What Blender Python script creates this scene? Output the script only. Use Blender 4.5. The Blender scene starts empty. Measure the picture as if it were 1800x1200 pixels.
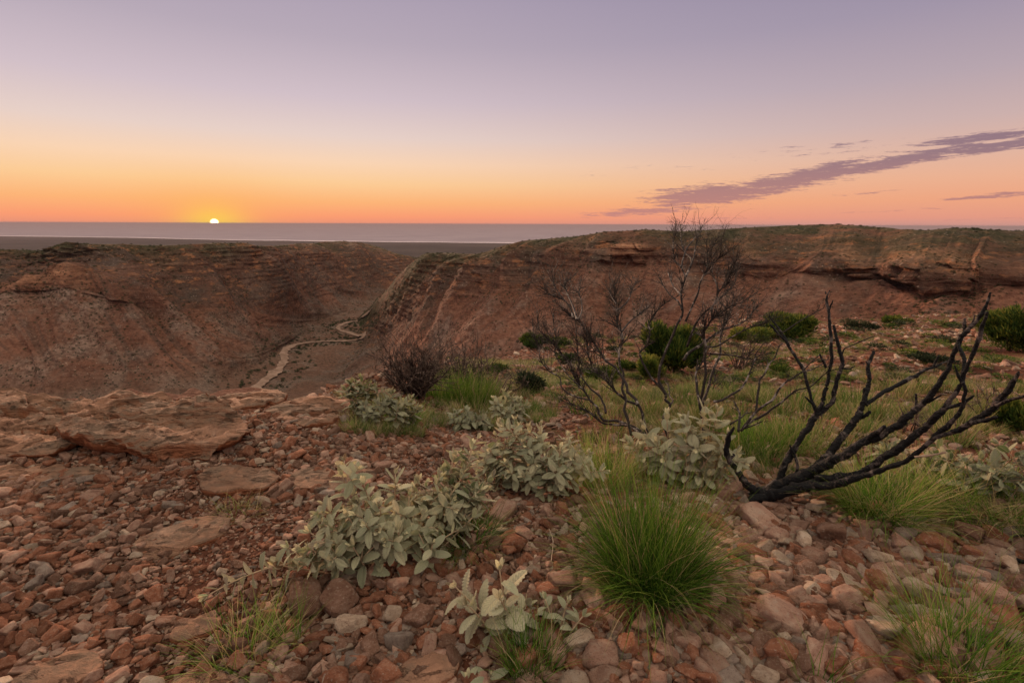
import bpy, math, random
import numpy as np
from mathutils import Matrix, Vector
random.seed(7); RNG = np.random.default_rng(7)
R = math.radians
S = bpy.context.scene
C = S.collection

# ------------------------------------------------------------------ camera
CAMH = 1.30
PITCH = math.atan(205.9/900.0)
ROLL = 0.0039
cp, sp = math.cos(PITCH), math.sin(PITCH)
Fv = np.array([0, cp, -sp]); Uv = np.array([0, sp, cp]); Rv = np.array([1.0, 0, 0])
CR = Rv*math.cos(ROLL)+Uv*math.sin(ROLL)
CU = -Rv*math.sin(ROLL)+Uv*math.cos(ROLL)
CAM = np.array([0, 0, CAMH])
cd = bpy.data.cameras.new('camera'); cam = bpy.data.objects.new('camera', cd); C.objects.link(cam)
cd.lens = 18.0; cd.sensor_width = 36.0; cd.clip_start = 0.05; cd.clip_end = 400000.0
m = Matrix.Identity(4)
for i in range(3):
    m[i][0] = CR[i]; m[i][1] = CU[i]; m[i][2] = -Fv[i]; m[i][3] = CAM[i]
cam.matrix_world = m
S.camera = cam

def ray(px, py):
    X = (px-900.0)/900.0; Y = (600.0-py)/900.0
    d = CR*X+CU*Y+Fv
    return d/math.hypot(d[0], d[1])
def up_r(px, py, r): return CAM+ray(px, py)*r
def up_z(px, py, z):
    d = ray(px, py); return CAM+d*((z-CAMH)/d[2])
def proj(x, y, z):
    d = np.stack([x-CAM[0], y-CAM[1], z-CAM[2]], -1)
    f = d@Fv; return 900+900*(d@CR)/f, 600-900*(d@CU)/f, f

# ------------------------------------------------------------------ view, sun, world
S.render.resolution_x = 1024; S.render.resolution_y = 682
S.view_settings.view_transform = 'Standard'; S.view_settings.look = 'None'
S.view_settings.exposure = 0.0; S.view_settings.gamma = 1.0
S.render.engine = 'CYCLES'
S.cycles.use_denoising = True
S.cycles.max_bounces = 5; S.cycles.diffuse_bounces = 3; S.cycles.transparent_max_bounces = 8
S.cycles.volume_bounces = 0
sd = ray(377, 391.6); sd = sd/np.linalg.norm(sd)
SUN_AZ = math.atan2(sd[0], sd[1]); SUN_EL = math.asin(sd[2])
sl = bpy.data.lights.new('sun', 'SUN'); sun = bpy.data.objects.new('sun', sl); C.objects.link(sun)
sl.energy = 5.0; sl.angle = R(7); sl.color = (1.0, 0.62, 0.40)
el = R(11.0)   # centre of the bright horizon glow that the low sun lights
v = Vector((math.sin(SUN_AZ)*math.cos(el), math.cos(SUN_AZ)*math.cos(el), math.sin(el)))
sun.rotation_euler = v.to_track_quat('Z', 'Y').to_euler()

def s2l(c):
    return tuple(((x/255.0)/12.92 if x/255.0 <= 0.04045 else ((x/255.0+0.055)/1.055)**2.4) for x in c)+(1.0,)

class NT:
    def __init__(s, tree): s.t = tree; s.n = tree.nodes; s.l = tree.links
    def new(s, typ, props=None, **ins):
        nd = s.n.new(typ)
        for k, val in (props or {}).items(): setattr(nd, k, val)
        for k, val in ins.items():
            key = k.replace('_', ' ') if not k[1:].isdigit() else int(k[1:])
            s.set(nd, key, val)
        return nd
    def set(s, nd, key, val):
        sock = nd.inputs[key]
        if hasattr(val, 'is_output'): s.l.new(val, sock)
        elif hasattr(val, 'outputs'): s.l.new(val.outputs[0], sock)
        else: sock.default_value = val
    def math(s, op, a, b=None, c=None, clamp=False):
        nd = s.n.new('ShaderNodeMath'); nd.operation = op; nd.use_clamp = clamp
        s.set(nd, 0, a)
        if b is not None: s.set(nd, 1, b)
        if c is not None: s.set(nd, 2, c)
        return nd.outputs[0]
    def mix(s, fac, a, b, blend='MIX'):
        nd = s.n.new('ShaderNodeMix'); nd.data_type = 'RGBA'; nd.blend_type = blend
        s.set(nd, 0, fac); s.set(nd, 6, a); s.set(nd, 7, b)
        return nd.outputs[2]
    def ramp(s, fac, stops, interp='LINEAR'):
        nd = s.n.new('ShaderNodeValToRGB'); cr = nd.color_ramp; cr.interpolation = interp
        while len(cr.elements) > 1: cr.elements.remove(cr.elements[-1])
        cr.elements[0].position = stops[0][0]; cr.elements[0].color = stops[0][1]
        for p, c in stops[1:]:
            e = cr.elements.new(p); e.color = c
        s.set(nd, 0, fac); return nd.outputs[0]
    def mr(s, val, a, b, c=0.0, d=1.0, smooth=True):
        nd = s.n.new('ShaderNodeMapRange')
        if smooth: nd.interpolation_type = 'SMOOTHSTEP'
        s.set(nd, 0, val); s.set(nd, 1, a); s.set(nd, 2, b); s.set(nd, 3, c); s.set(nd, 4, d)
        return nd.outputs[0]
    def noise(s, vec, scale, detail=4.0, rough=0.55, dist=0.0):
        nd = s.n.new('ShaderNodeTexNoise'); s.set(nd, 'Vector', vec)
        nd.inputs['Scale'].default_value = scale; nd.inputs['Detail'].default_value = detail
        nd.inputs['Roughness'].default_value = rough; nd.inputs['Distortion'].default_value = dist
        return nd.outputs[0]
    def vor(s, vec, scale, feature='F1', rnd=1.0):
        nd = s.n.new('ShaderNodeTexVoronoi'); nd.feature = feature; s.set(nd, 'Vector', vec)
        nd.inputs['Scale'].default_value = scale; nd.inputs['Randomness'].default_value = rnd
        return nd
    def mapping(s, vec, scale=(1, 1, 1), rot=(0, 0, 0), loc=(0, 0, 0)):
        nd = s.n.new('ShaderNodeMapping'); s.set(nd, 0, vec)
        nd.inputs['Scale'].default_value = scale; nd.inputs['Rotation'].default_value = rot
        nd.inputs['Location'].default_value = loc
        return nd.outputs[0]
    def bump(s, h, strength, dist, normal=None):
        nd = s.n.new('ShaderNodeBump'); s.set(nd, 'Height', h)
        nd.inputs['Strength'].default_value = strength; nd.inputs['Distance'].default_value = dist
        if normal is not None: s.set(nd, 'Normal', normal)
        return nd.outputs[0]

SKYK = 1.0
def make_world():
    w = bpy.data.worlds.new('World'); S.world = w; w.use_nodes = True
    t = NT(w.node_tree); t.n.clear()
    out = t.n.new('ShaderNodeOutputWorld'); bg = t.n.new('ShaderNodeBackground')
    tc = t.n.new('ShaderNodeTexCoord')
    sep = t.new('ShaderNodeSeparateXYZ', Vector=tc.outputs['Generated'])
    x, y, z = sep.outputs
    eld = t.math('MULTIPLY', t.math('ARCSINE', z), 180/math.pi)          # elevation in degrees
    azd = t.math('MULTIPLY', t.math('ARCTAN2', x, y), 180/math.pi)
    dv = t.math('SUBTRACT', azd, math.degrees(SUN_AZ))
    daz = t.math('ABSOLUTE', t.math('SUBTRACT', t.math('MODULO', t.math('ADD', dv, 540.0), 360.0), 180.0))
    f = t.math('DIVIDE', eld, 90.0, clamp=True)
    def L(cols): return [(max(0, e/90.0), s2l(c)) for e, c in cols]
    sunside = t.ramp(f, L([(0, (240, 148, 118)), (.7, (253, 157, 114)), (2.2, (254, 182, 120)), (4.0, (253, 205, 150)), (6.0, (250, 213, 180)),
                           (8.5, (232, 209, 200)), (12, (210, 192, 200)), (17, (184, 170, 184)), (24, (164, 152, 174)), (45, (134, 128, 156)), (90, (112, 112, 146))]))
    farside = t.ramp(f, L([(0, (206, 150, 140)), (.7, (228, 154, 132)), (2.2, (238, 166, 130)), (4.0, (235, 177, 146)), (6.0, (224, 181, 162)),
                           (8.5, (204, 176, 173)), (12, (183, 165, 174)), (17, (160, 148, 168)), (24, (138, 130, 158)), (45, (120, 118, 150)), (90, (112, 112, 146))]))
    back = t.ramp(f, L([(0, (120, 112, 136)), (4, (150, 126, 144)), (10, (176, 140, 152)), (20, (156, 136, 158)), (45, (120, 118, 150)), (90, (112, 112, 146))]))
    c = t.mix(t.mr(daz, 8.0, 75.0), sunside, farside)
    c = t.mix(t.mr(daz, 75.0, 150.0), c, back)
    # glow round the sun
    de = t.math('SUBTRACT', eld, math.degrees(SUN_EL))
    d2 = t.math('ADD', t.math('POWER', t.math('MULTIPLY', daz, 0.60), 2.0), t.math('POWER', de, 2.0))
    g1 = t.math('EXPONENT', t.math('MULTIPLY', d2, -1/2.4))
    g2 = t.math('EXPONENT', t.math('MULTIPLY', d2, -1/16.0)); c = t.mix(t.math('MULTIPLY', g2, 0.42), c, s2l((255, 178, 92)))
    c = t.mix(t.math('MULTIPLY', g1, 0.85), c, s2l((255, 208, 84)))
    # thin clouds: strands in azimuth and elevation
    comb = t.new('ShaderNodeCombineXYZ', X=azd, Y=eld)
    total = None
    strands = [(1255, 342, 135, 20, 6, 1.15), (1400, 316, 175, 19, 12, 1.12), (1570, 285, 200, 12, 11, 1.15), (1760, 257, 160, 10, 9, 1.1), (1720, 243, 140, 9, 6, 1.05),
               (1200, 333, 90, 5, 5, .7), (1130, 372, 120, 8, 4, .95), (1760, 343, 130, 5, 5, .8), (1480, 343, 110, 3.4, 5, .5), (1430, 264, 190, 14, 5, .34), (1160, 290, 190, 22, 2, .20), (1040, 310, 120, 14, 0, .18),
               (1530, 372, 180, 3, 3, .42), (1250, 384, 120, 2.6, 0, .40), (1740, 385, 120, 3, 1, .45), (1500, 252, 60, 5, 4, .5)]
    for (px, py, hl, ht, ang, amp) in strands:
        d = ray(px, py); a0 = math.degrees(math.atan2(d[0], d[1])); e0 = math.degrees(math.atan(d[2]))
        ca, sa = math.cos(R(ang)), math.sin(R(ang))
        d1 = ray(px+hl*ca, py-hl*sa); a1 = math.degrees(math.atan2(d1[0], d1[1])); e1 = math.degrees(math.atan(d1[2]))
        d3 = ray(px, py-ht); e3 = math.degrees(math.atan(d3[2]))
        lx, ly = a1-a0, e1-e0; th = math.atan2(ly, lx); hl2 = math.hypot(lx, ly); ht2 = (e3-e0)
        mp = t.n.new('ShaderNodeMapping'); mp.vector_type = 'TEXTURE'
        t.set(mp, 0, comb); mp.inputs['Location'].default_value = (a0, e0, 0)
        mp.inputs['Rotation'].default_value = (0, 0, th); mp.inputs['Scale'].default_value = (hl2, ht2, 1)
        ln = t.new('ShaderNodeVectorMath', {'operation': 'LENGTH'}, _0=mp.outputs[0])
        gg = t.math('MULTIPLY', t.math('EXPONENT', t.math('MULTIPLY', t.math('POWER', ln.outputs['Value'], 2.6), -0.9)), amp)
        total = gg if total is None else t.math('MAXIMUM', total, gg)
    mpn = t.mapping(comb, scale=(.34, 3.3, 1), rot=(0, 0, R(-7)))
    nz = t.noise(mpn, 1.15, 8.0, 0.66, 0.25)
    nz2 = t.noise(t.mapping(comb, scale=(1.2, 6.5, 1), rot=(0, 0, R(-8))), 1.5, 4.0, 0.6)
    q = t.math('ADD', total, t.math('ADD', t.math('MULTIPLY', t.math('SUBTRACT', nz, 0.5), 2.4), t.math('MULTIPLY', t.math('SUBTRACT', nz2, 0.5), 1.0)))
    q = t.math('MULTIPLY', t.mr(q, 0.36, 0.92), t.mr(total, 0.03, 0.25))
    cc = t.ramp(f, L([(0, (205, 140, 130)), (2, (176, 124, 124)), (6, (134, 106, 122)), (12, (118, 102, 128)), (30, (120, 110, 140))]))
    c = t.mix(t.math('MULTIPLY', q, 0.84), c, cc)
    # the sun's disc
    dd = t.math('SQRT', t.math('ADD', t.math('POWER', daz, 2.0), t.math('POWER', de, 2.0)))
    disc = t.mr(dd, 0.42, 0.20)
    c = t.mix(disc, c, (9.0, 6.0, 2.6, 1))
    # added fill: unseen sky overhead and behind the camera brightened to light the foreground
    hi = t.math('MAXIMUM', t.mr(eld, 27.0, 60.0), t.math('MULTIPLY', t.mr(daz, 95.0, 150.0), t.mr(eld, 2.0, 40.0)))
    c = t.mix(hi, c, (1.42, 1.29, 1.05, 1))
    # below the horizon: ground bounce only
    c = t.mix(t.mr(eld, -0.05, -0.9), c, (0.16, 0.10, 0.085, 1))
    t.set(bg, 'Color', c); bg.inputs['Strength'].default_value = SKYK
    t.l.new(bg.outputs[0], out.inputs[0])
    w.cycles.sampling_method = 'MANUAL'; w.cycles.sample_map_resolution = 1024
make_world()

# ------------------------------------------------------------------ numeric helpers
def _h(ix, iy, iz, s):
    n = (ix*374761393+iy*668265263+iz*2147483647*3+s*974711) & 0xffffffff
    n = ((n ^ (n >> 13))*1274126177) & 0xffffffff
    n = ((n ^ (n >> 15))*2246822519) & 0xffffffff
    return ((n ^ (n >> 14)) & 0xffffff)/float(0xffffff)*2-1
def vnoise(p, s=0):
    p = np.asarray(p, float); i = np.floor(p).astype(np.int64); f = p-i; u = f*f*f*(f*(f*6-15)+10)
    r = 0
    for a in (0, 1):
        for b in (0, 1):
            for c in (0, 1):
                w = (u[..., 0] if a else 1-u[..., 0])*(u[..., 1] if b else 1-u[..., 1])*(u[..., 2] if c else 1-u[..., 2])
                r = r+w*_h(i[..., 0]+a, i[..., 1]+b, i[..., 2]+c, s)
    return r
def fbm(p, o=4, s=0, g=0.5, ridged=False):
    p = np.asarray(p, float); a = 1.0; r = 0; t = 0
    for k in range(o):
        n = vnoise(p*(2.03**k)+k*17.3, s+k)
        if ridged: n = 1-2*np.abs(n)
        r = r+a*n; t += a; a *= g
    return r/t
def v3(x, y, z=0.0):
    x, y, z = np.broadcast_arrays(np.asarray(x, float), np.asarray(y, float), np.asarray(z, float)); return np.stack([x, y, z], -1)
def sst(a, b, x):
    t = np.clip((np.asarray(x, float)-a)/(b-a), 0, 1); return t*t*(3-2*t)

def mesh_np(name, V, F, mat=None, smooth=True, attrs=None, uv=None):
    """V (n,3); F list of arrays of equal-size polygons"""
    me = bpy.data.meshes.new(name)
    V = np.asarray(V, np.float32)
    Fs = [np.asarray(f, np.int32) for f in (F if isinstance(F, list) else [F])]
    Fs = [f for f in Fs if len(f)]
    nl = sum(f.size for f in Fs); nf = sum(len(f) for f in Fs)
    me.vertices.add(len(V)); me.vertices.foreach_set('co', V.ravel())
    me.loops.add(nl); me.polygons.add(nf)
    me.loops.foreach_set('vertex_index', np.concatenate([f.ravel() for f in Fs]))
    st = []; o = 0
    for f in Fs:
        st.append(np.arange(len(f))*f.shape[1]+o); o += f.size
    me.polygons.foreach_set('loop_start', np.concatenate(st).astype(np.int32))
    me.polygons.foreach_set('use_smooth', np.full(nf, smooth, dtype=bool))
    if uv is not None:
        ul = me.uv_layers.new(name='uv'); idx = np.concatenate([f.ravel() for f in Fs])
        ul.data.foreach_set('uv', np.asarray(uv, np.float32)[idx].ravel())
    for k, a in (attrs or {}).items():
        a = np.asarray(a, np.float32)
        if a.ndim == 1:
            at = me.attributes.new(k, 'FLOAT', 'POINT'); at.data.foreach_set('value', a)
        else:
            at = me.attributes.new(k, 'FLOAT_VECTOR', 'POINT'); at.data.foreach_set('vector', a.ravel())
    me.update(calc_edges=True); me.validate()
    if mat: me.materials.append(mat)
    return me
def link(name, me, parent=None, loc=None, label=None, cat=None, group=None, kind=None):
    o = bpy.data.objects.new(name, me); C.objects.link(o)
    if loc is not None: o.location = loc
    if parent is not None: o.parent = parent
    for k, val in (('label', label), ('category', cat), ('group', group), ('kind', kind)):
        if val: o[k] = val
    return o
def grid_faces(nu, nv, wrap=False):
    """vertex index = i*nv+j, i<nu"""
    i = np.arange(nu if wrap else nu-1); j = np.arange(nv-1)
    I, J = np.meshgrid(i, j, indexing='ij'); I2 = (I+1) % nu
    return np.stack([I*nv+J, I2*nv+J, I2*nv+J+1, I*nv+J+1], -1).reshape(-1, 4)

# ------------------------------------------------------------------ materials
def new_mat(name):
    mt = bpy.data.materials.new(name); mt.use_nodes = True
    t = NT(mt.node_tree); b = t.n['Principled BSDF']; b.inputs['Roughness'].default_value = 0.9
    b.inputs['Specular IOR Level'].default_value = 0.06
    return mt, t, b
def pos(t): return t.n.new('ShaderNodeNewGeometry').outputs['Position']
def c4(r, g, b): return (r, g, b, 1.0)

def mat_canyon():
    mt, t, b = new_mat('canyon_earth')
    geo = t.n.new('ShaderNodeNewGeometry'); P = geo.outputs['Position']
    sep = t.new('ShaderNodeSeparateXYZ', Vector=P); nsep = t.new('ShaderNodeSeparateXYZ', Vector=geo.outputs['True Normal'])
    at = t.n.new('ShaderNodeAttribute'); at.attribute_name = 'plateau'; plat = at.outputs['Fac']
    rb = t.n.new('ShaderNodeAttribute'); rb.attribute_name = 'rib'; rib = rb.outputs['Fac']
    big = t.noise(P, 0.012, 6, 0.6, 0.4); med = t.noise(P, 0.06, 8, 0.62); fine = t.noise(P, 0.45, 6, 0.65)
    base = t.ramp(big, [(0.30, c4(.120, .054, .036)), (0.45, c4(.170, .073, .046)), (0.56, c4(.225, .100, .064)), (0.70, c4(.21, .125, .090))])
    base = t.mix(t.mr(med, .5, .72, 0, .8), base, c4(.20, .13, .098))
    # strata
    zz = t.math('ADD', t.math('MULTIPLY', sep.outputs[2], 0.22), t.math('MULTIPLY', t.noise(P, 0.015, 3), .9))
    cz = t.new('ShaderNodeCombineXYZ', X=t.math('MULTIPLY', sep.outputs[0], .012), Y=t.math('MULTIPLY', sep.outputs[1], .012), Z=zz)
    st = t.noise(cz, 1.6, 5, 0.7)
    cl = t.n.new('ShaderNodeAttribute'); cl.attribute_name = 'cliff'; cl = cl.outputs['Fac']; sw = t.math('MULTIPLY_ADD', cl, .85, .15)
    base = t.mix(t.math('MULTIPLY', cl, .65), base, c4(.072, .040, .029))
    base = t.mix(t.math('MULTIPLY', sw, t.mr(st, .50, .62, 0, .85)), base, c4(.075, .036, .026))
    base = t.mix(t.math('MULTIPLY', sw, t.mr(st, .42, .32, 0, .7)), base, c4(.26, .135, .09))
    sk = t.n.new('ShaderNodeAttribute'); sk.attribute_name = 'streak'; sk = sk.outputs['Fac']
    base = t.mix(t.math('MULTIPLY', t.mr(sk, .12, .38), t.mr(big, .40, .58, .05, .45)), base, c4(.165, .115, .09))
    base = t.mix(t.mr(sk, -.12, -.40, 0, .45), base, c4(.06, .042, .034))
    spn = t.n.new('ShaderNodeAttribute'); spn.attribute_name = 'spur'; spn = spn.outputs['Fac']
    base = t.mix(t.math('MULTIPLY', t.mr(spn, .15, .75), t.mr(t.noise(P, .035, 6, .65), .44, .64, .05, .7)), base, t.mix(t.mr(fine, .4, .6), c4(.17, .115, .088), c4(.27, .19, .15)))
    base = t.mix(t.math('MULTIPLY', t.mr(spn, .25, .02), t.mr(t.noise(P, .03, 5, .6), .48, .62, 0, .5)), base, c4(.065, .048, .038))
    oc = t.n.new('ShaderNodeAttribute'); oc.attribute_name = 'outcrop'
    base = t.mix(t.math('MULTIPLY', oc.outputs['Fac'], t.mr(st, .40, .60, .25, 1)), base, c4(.42, .20, .115))
    # scree streaks that follow the ribs
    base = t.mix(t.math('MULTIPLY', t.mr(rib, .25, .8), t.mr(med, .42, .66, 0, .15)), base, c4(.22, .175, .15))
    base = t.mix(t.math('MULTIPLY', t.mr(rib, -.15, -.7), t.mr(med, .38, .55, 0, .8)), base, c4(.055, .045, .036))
    grass = t.ramp(t.noise(P, 0.09, 6, 0.7), [(.35, c4(.032, .036, .016)), (.5, c4(.070, .058, .032)), (.64, c4(.125, .080, .052))])
    base = t.mix(t.math('MULTIPLY', t.mr(sep.outputs[2], -74., -90.), .65), base, t.mix(t.mr(med, .4, .65), c4(.11, .068, .048), c4(.165, .115, .088)))
    pl = t.math('MULTIPLY', plat, t.mr(t.noise(P, .03, 5, .6), .30, .50), clamp=True)
    base = t.mix(pl, base, grass)
    # scrub specks and stones
    vo = t.vor(P, 0.50); sp_ = t.mr(vo.outputs[0], .32, .18)
    sp_ = t.math('MULTIPLY', sp_, t.mr(t.noise(P, .035, 4), .42, .58))
    base = t.mix(t.math('MULTIPLY', sp_, .85), base, c4(.028, .032, .018))
    vs = t.vor(P, 0.55); base = t.mix(t.math('MULTIPLY', t.mr(vs.outputs[0], .22, .10), t.mr(med, .45, .6, .15, .8)), base, c4(.34, .24, .18))
    base = t.mix(t.math('MULTIPLY', cl, t.mr(t.noise(t.mapping(P, scale=(1, 1, 2.5)), .11, 6, .7), .52, .66, 0, .8)), base, c4(.30, .125, .060))
    base = t.mix(1.0, base, t.ramp(fine, [(.28, c4(.60, .60, .62)), (.5, c4(1, 1, 1)), (.72, c4(1.36, 1.33, 1.3))]), 'MULTIPLY')
    t.set(b, 'Base Color', base)
    h = t.math('ADD', t.math('MULTIPLY', fine, 1.0), t.math('ADD', t.math('MULTIPLY', med, 4.0), t.math('MULTIPLY', st, 1.2)))
    t.set(b, 'Normal', t.bump(h, 1.0, 1.6))
    b.inputs['Roughness'].default_value = 1.0
    return mt
def mat_soil():
    mt, t, b = new_mat('red_soil')
    P = pos(t)
    n1 = t.noise(P, 1.1, 6, .6); n2 = t.noise(P, 14, 6, .7); n3 = t.noise(P, 90, 4, .7)
    base = t.ramp(n1, [(.3, c4(.050, .020, .012)), (.5, c4(.095, .035, .021)), (.7, c4(.15, .062, .038))])
    base = t.mix(t.mr(n2, .5, .7, 0, .6), base, c4(.33, .17, .12))
    vo = t.vor(P, 38); base = t.mix(t.mr(vo.outputs[0], .5, .8, 0, .6), base, c4(.07, .026, .017))
    rb = t.n.new('ShaderNodeAttribute'); rb.attribute_name = 'cover'
    gr = t.ramp(t.noise(P, 6, 6, .7), [(.3, c4(.055, .060, .020)), (.5, c4(.11, .095, .038)), (.68, c4(.22, .13, .07))])
    base = t.mix(t.math('MULTIPLY', rb.outputs['Fac'], t.mr(t.noise(P, .9, 5, .65), .48, .60, 0, .7)), base, gr)
    t.set(b, 'Base Color', base)
    h = t.math('ADD', t.math('MULTIPLY', vo.outputs[0], -.6), t.math('ADD', t.math('MULTIPLY', n2, .9), t.math('MULTIPLY', n3, .25)))
    t.set(b, 'Normal', t.bump(h, .9, .02))
    b.inputs['Roughness'].default_value = 1.0
    return mt
def mat_stone(name, c0, c1, c2):
    mt, t, b = new_mat(name)
    tc = t.n.new('ShaderNodeTexCoord'); oi = t.n.new('ShaderNodeObjectInfo')
    off = t.new('ShaderNodeVectorMath', {'operation': 'SCALE'}); off.inputs[0].default_value = (37, 91, 53); t.set(off, 'Scale', oi.outputs['Random'])
    P = t.new('ShaderNodeVectorMath', {'operation': 'ADD'}, _0=tc.outputs['Object'], _1=off.outputs[0]).outputs[0]
    n1 = t.noise(P, 1.3, 5, .6, .3); n2 = t.noise(P, 6, 6, .7); n3 = t.noise(P, 26, 3, .7)
    base = t.ramp(n1, [(.32, c0), (.5, c1), (.66, c2)])
    base = t.mix(t.mr(n2, .53, .66, 0, .65), base, c4(.50, .37, .28))
    base = t.mix(t.mr(n2, .45, .32, 0, .7), base, c4(.13, .055, .035))
    base = t.mix(t.mr(n3, .56, .70, 0, .5), base, c4(.10, .055, .04))
    val = t.new('ShaderNodeHueSaturation', Value=t.mr(oi.outputs['Random'], 0, 1, .52, .98, smooth=False), Color=base)
    val.inputs['Saturation'].default_value = 1.0
    t.set(b, 'Base Color', val.outputs[0])
    h = t.math('ADD', n2, t.math('MULTIPLY', n3, .4))
    t.set(b, 'Normal', t.bump(h, .65, .12))
    b.inputs['Roughness'].default_value = .92
    return mt
def mat_slab():
    mt, t, b = new_mat('weathered_sandstone')
    P = pos(t); geo = t.n.new('ShaderNodeNewGeometry'); ns = t.new('ShaderNodeSeparateXYZ', Vector=geo.outputs['Normal'])
    st = t.noise(t.mapping(P, scale=(1, 1.3, 7)), 3.2, 7, .62, .5); n2 = t.noise(P, 16, 6, .7); n3 = t.noise(P, 80, 3, .7)
    base = t.ramp(st, [(.28, c4(.10, .055, .035)), (.42, c4(.20, .105, .066)), (.56, c4(.31, .16, .10)), (.72, c4(.44, .27, .19))])
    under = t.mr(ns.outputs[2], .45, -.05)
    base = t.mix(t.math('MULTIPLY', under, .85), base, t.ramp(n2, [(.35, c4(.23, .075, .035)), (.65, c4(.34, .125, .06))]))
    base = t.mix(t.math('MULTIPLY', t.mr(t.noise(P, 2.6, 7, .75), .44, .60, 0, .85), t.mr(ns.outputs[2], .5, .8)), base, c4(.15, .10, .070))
    vo = t.noise(t.mapping(P, scale=(1, 2.2, 4)), 9, 5, .75, .6); base = t.mix(t.mr(vo, .60, .70, 0, .6), base, c4(.05, .028, .02))
    t.set(b, 'Base Color', base)
    h = t.math('ADD', t.math('MULTIPLY', st, 2.2), t.math('ADD', t.math('MULTIPLY', n2, .8), t.math('ADD', t.math('MULTIPLY', n3, .2), t.math('MULTIPLY', t.mr(vo, .70, .55), .9))))
    t.set(b, 'Normal', t.bump(h, 1.0, .03))
    return mt
def mat_leaf(name='felted_leaf', stops=None):
    mt, t, b = new_mat(name)
    uv = t.n.new('ShaderNodeUVMap'); sep = t.new('ShaderNodeSeparateXYZ', Vector=uv.outputs[0])
    u, vv = sep.outputs[0], sep.outputs[1]
    at = t.n.new('ShaderNodeAttribute'); at.attribute_name = 'tint'
    au = t.math('ABSOLUTE', t.math('SUBTRACT', u, .5))
    veins = t.math('SINE', t.math('MULTIPLY', t.math('SUBTRACT', t.math('MULTIPLY', vv, 9.0), t.math('MULTIPLY', au, 5.0)), 6.283))
    n = t.noise(pos(t), 160, 4, .7)
    base = t.ramp(at.outputs['Fac'], stops or [(0, c4(.17, .095, .05)), (.06, c4(.20, .12, .07)), (.09, c4(.10, .145, .048)), (.35, c4(.28, .31, .145)), (.7, c4(.54, .52, .28)), (1, c4(.78, .66, .38))])
    edge = t.mr(au, .36, .49); mid = t.mr(au, .045, .012)
    base = t.mix(t.math('MULTIPLY', t.mr(veins, .3, 1, 0, .38), t.mr(at.outputs['Fac'], .0, .6, .4, 1)), base, c4(.27, .27, .19))
    base = t.mix(t.math('MULTIPLY', edge, .85), base, c4(.48, .41, .28))
    base = t.mix(t.math('MULTIPLY', mid, .7), base, c4(.40, .35, .24))
    base = t.mix(t.mr(n, .4, .7, 0, .3), base, c4(.08, .10, .055))
    geo = t.n.new('ShaderNodeNewGeometry')
    base = t.mix(t.math('MULTIPLY', geo.outputs['Backfacing'], .6), base, c4(.31, .28, .20))
    t.set(b, 'Base Color', base)
    t.set(b, 'Normal', t.bump(t.math('ADD', veins, t.math('MULTIPLY', n, 1.2)), .5, .0012))
    b.inputs['Sheen Weight'].default_value = .06; b.inputs['Sheen Roughness'].default_value = .5
    tr = t.new('ShaderNodeBsdfTranslucent', Color=base); mx = t.n.new('ShaderNodeMixShader'); mx.inputs[0].default_value = .24
    t.l.new(b.outputs[0], mx.inputs[1]); t.l.new(tr.outputs[0], mx.inputs[2]); t.l.new(mx.outputs[0], t.n['Material Output'].inputs[0])
    return mt
def mat_tinted(name, stops, transl=.2, rough=.8):
    """vegetation coloured by a per-blade 'tint' value"""
    mt, t, b = new_mat(name)
    at = t.n.new('ShaderNodeAttribute'); at.attribute_name = 'tint'
    oi = t.n.new('ShaderNodeObjectInfo')
    base = t.ramp(at.outputs['Fac'], stops)
    hs = t.new('ShaderNodeHueSaturation', Color=base, Value=t.mr(oi.outputs['Random'], 0, 1, .8, 1.2, smooth=False)); base = hs.outputs[0]
    t.set(b, 'Base Color', base); b.inputs['Roughness'].default_value = rough
    tr = t.new('ShaderNodeBsdfTranslucent', Color=base); mx = t.n.new('ShaderNodeMixShader'); mx.inputs[0].default_value = transl
    t.l.new(b.outputs[0], mx.inputs[1]); t.l.new(tr.outputs[0], mx.inputs[2]); t.l.new(mx.outputs[0], t.n['Material Output'].inputs[0])
    return mt
def mat_wood(name, dark, pale, amount, pscale=60):
    mt, t, b = new_mat(name)
    P = pos(t); n = t.noise(P, pscale, 6, .7, .4); n2 = t.noise(P, 14, 5, .65, .6)
    base = t.mix(t.mr(n2, amount, amount+.1), dark, pale)
    base = t.mix(t.mr(n, .52, .64, 0, .65), base, tuple(x*.35 for x in dark[:3])+(1,))
    t.set(b, 'Base Color', base); vo = t.vor(P, 120)
    t.set(b, 'Normal', t.bump(t.math('ADD', n, vo.outputs[0]), .8, .004))
    b.inputs['Roughness'].default_value = .7; b.inputs['Specular IOR Level'].default_value = .18
    return mt
def mat_plain(name, col, rough=.9, col2=None, scale=5):
    mt, t, b = new_mat(name); b.inputs['Base Color'].default_value = col; b.inputs['Roughness'].default_value = rough
    if col2: t.set(b, 'Base Color', t.mix(t.mr(t.noise(pos(t), scale, 6, .65), .35, .65), col, col2))
    return mt
M_CAN = mat_canyon(); M_SOIL = mat_soil(); M_SLAB = mat_slab(); M_LEAF = mat_leaf(); M_LEAF2 = mat_leaf('yellow_green_leaf', [(0, c4(.07, .10, .03)), (.35, c4(.13, .165, .05)), (.7, c4(.24, .25, .085)), (1, c4(.36, .32, .14))])
STONE_C = [('rust-red', c4(.26, .095, .052), c4(.38, .150, .085), c4(.47, .22, .135)),
           ('pinkish', c4(.38, .195, .138), c4(.52, .29, .205), c4(.62, .40, .29)),
           ('brown', c4(.20, .098, .064), c4(.29, .15, .10), c4(.37, .21, .15)),
           ('pale tan', c4(.46, .30, .21), c4(.60, .42, .30), c4(.70, .53, .40)),
           ('greyish', c4(.28, .19, .145), c4(.37, .265, .21), c4(.45, .35, .28))]
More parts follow.
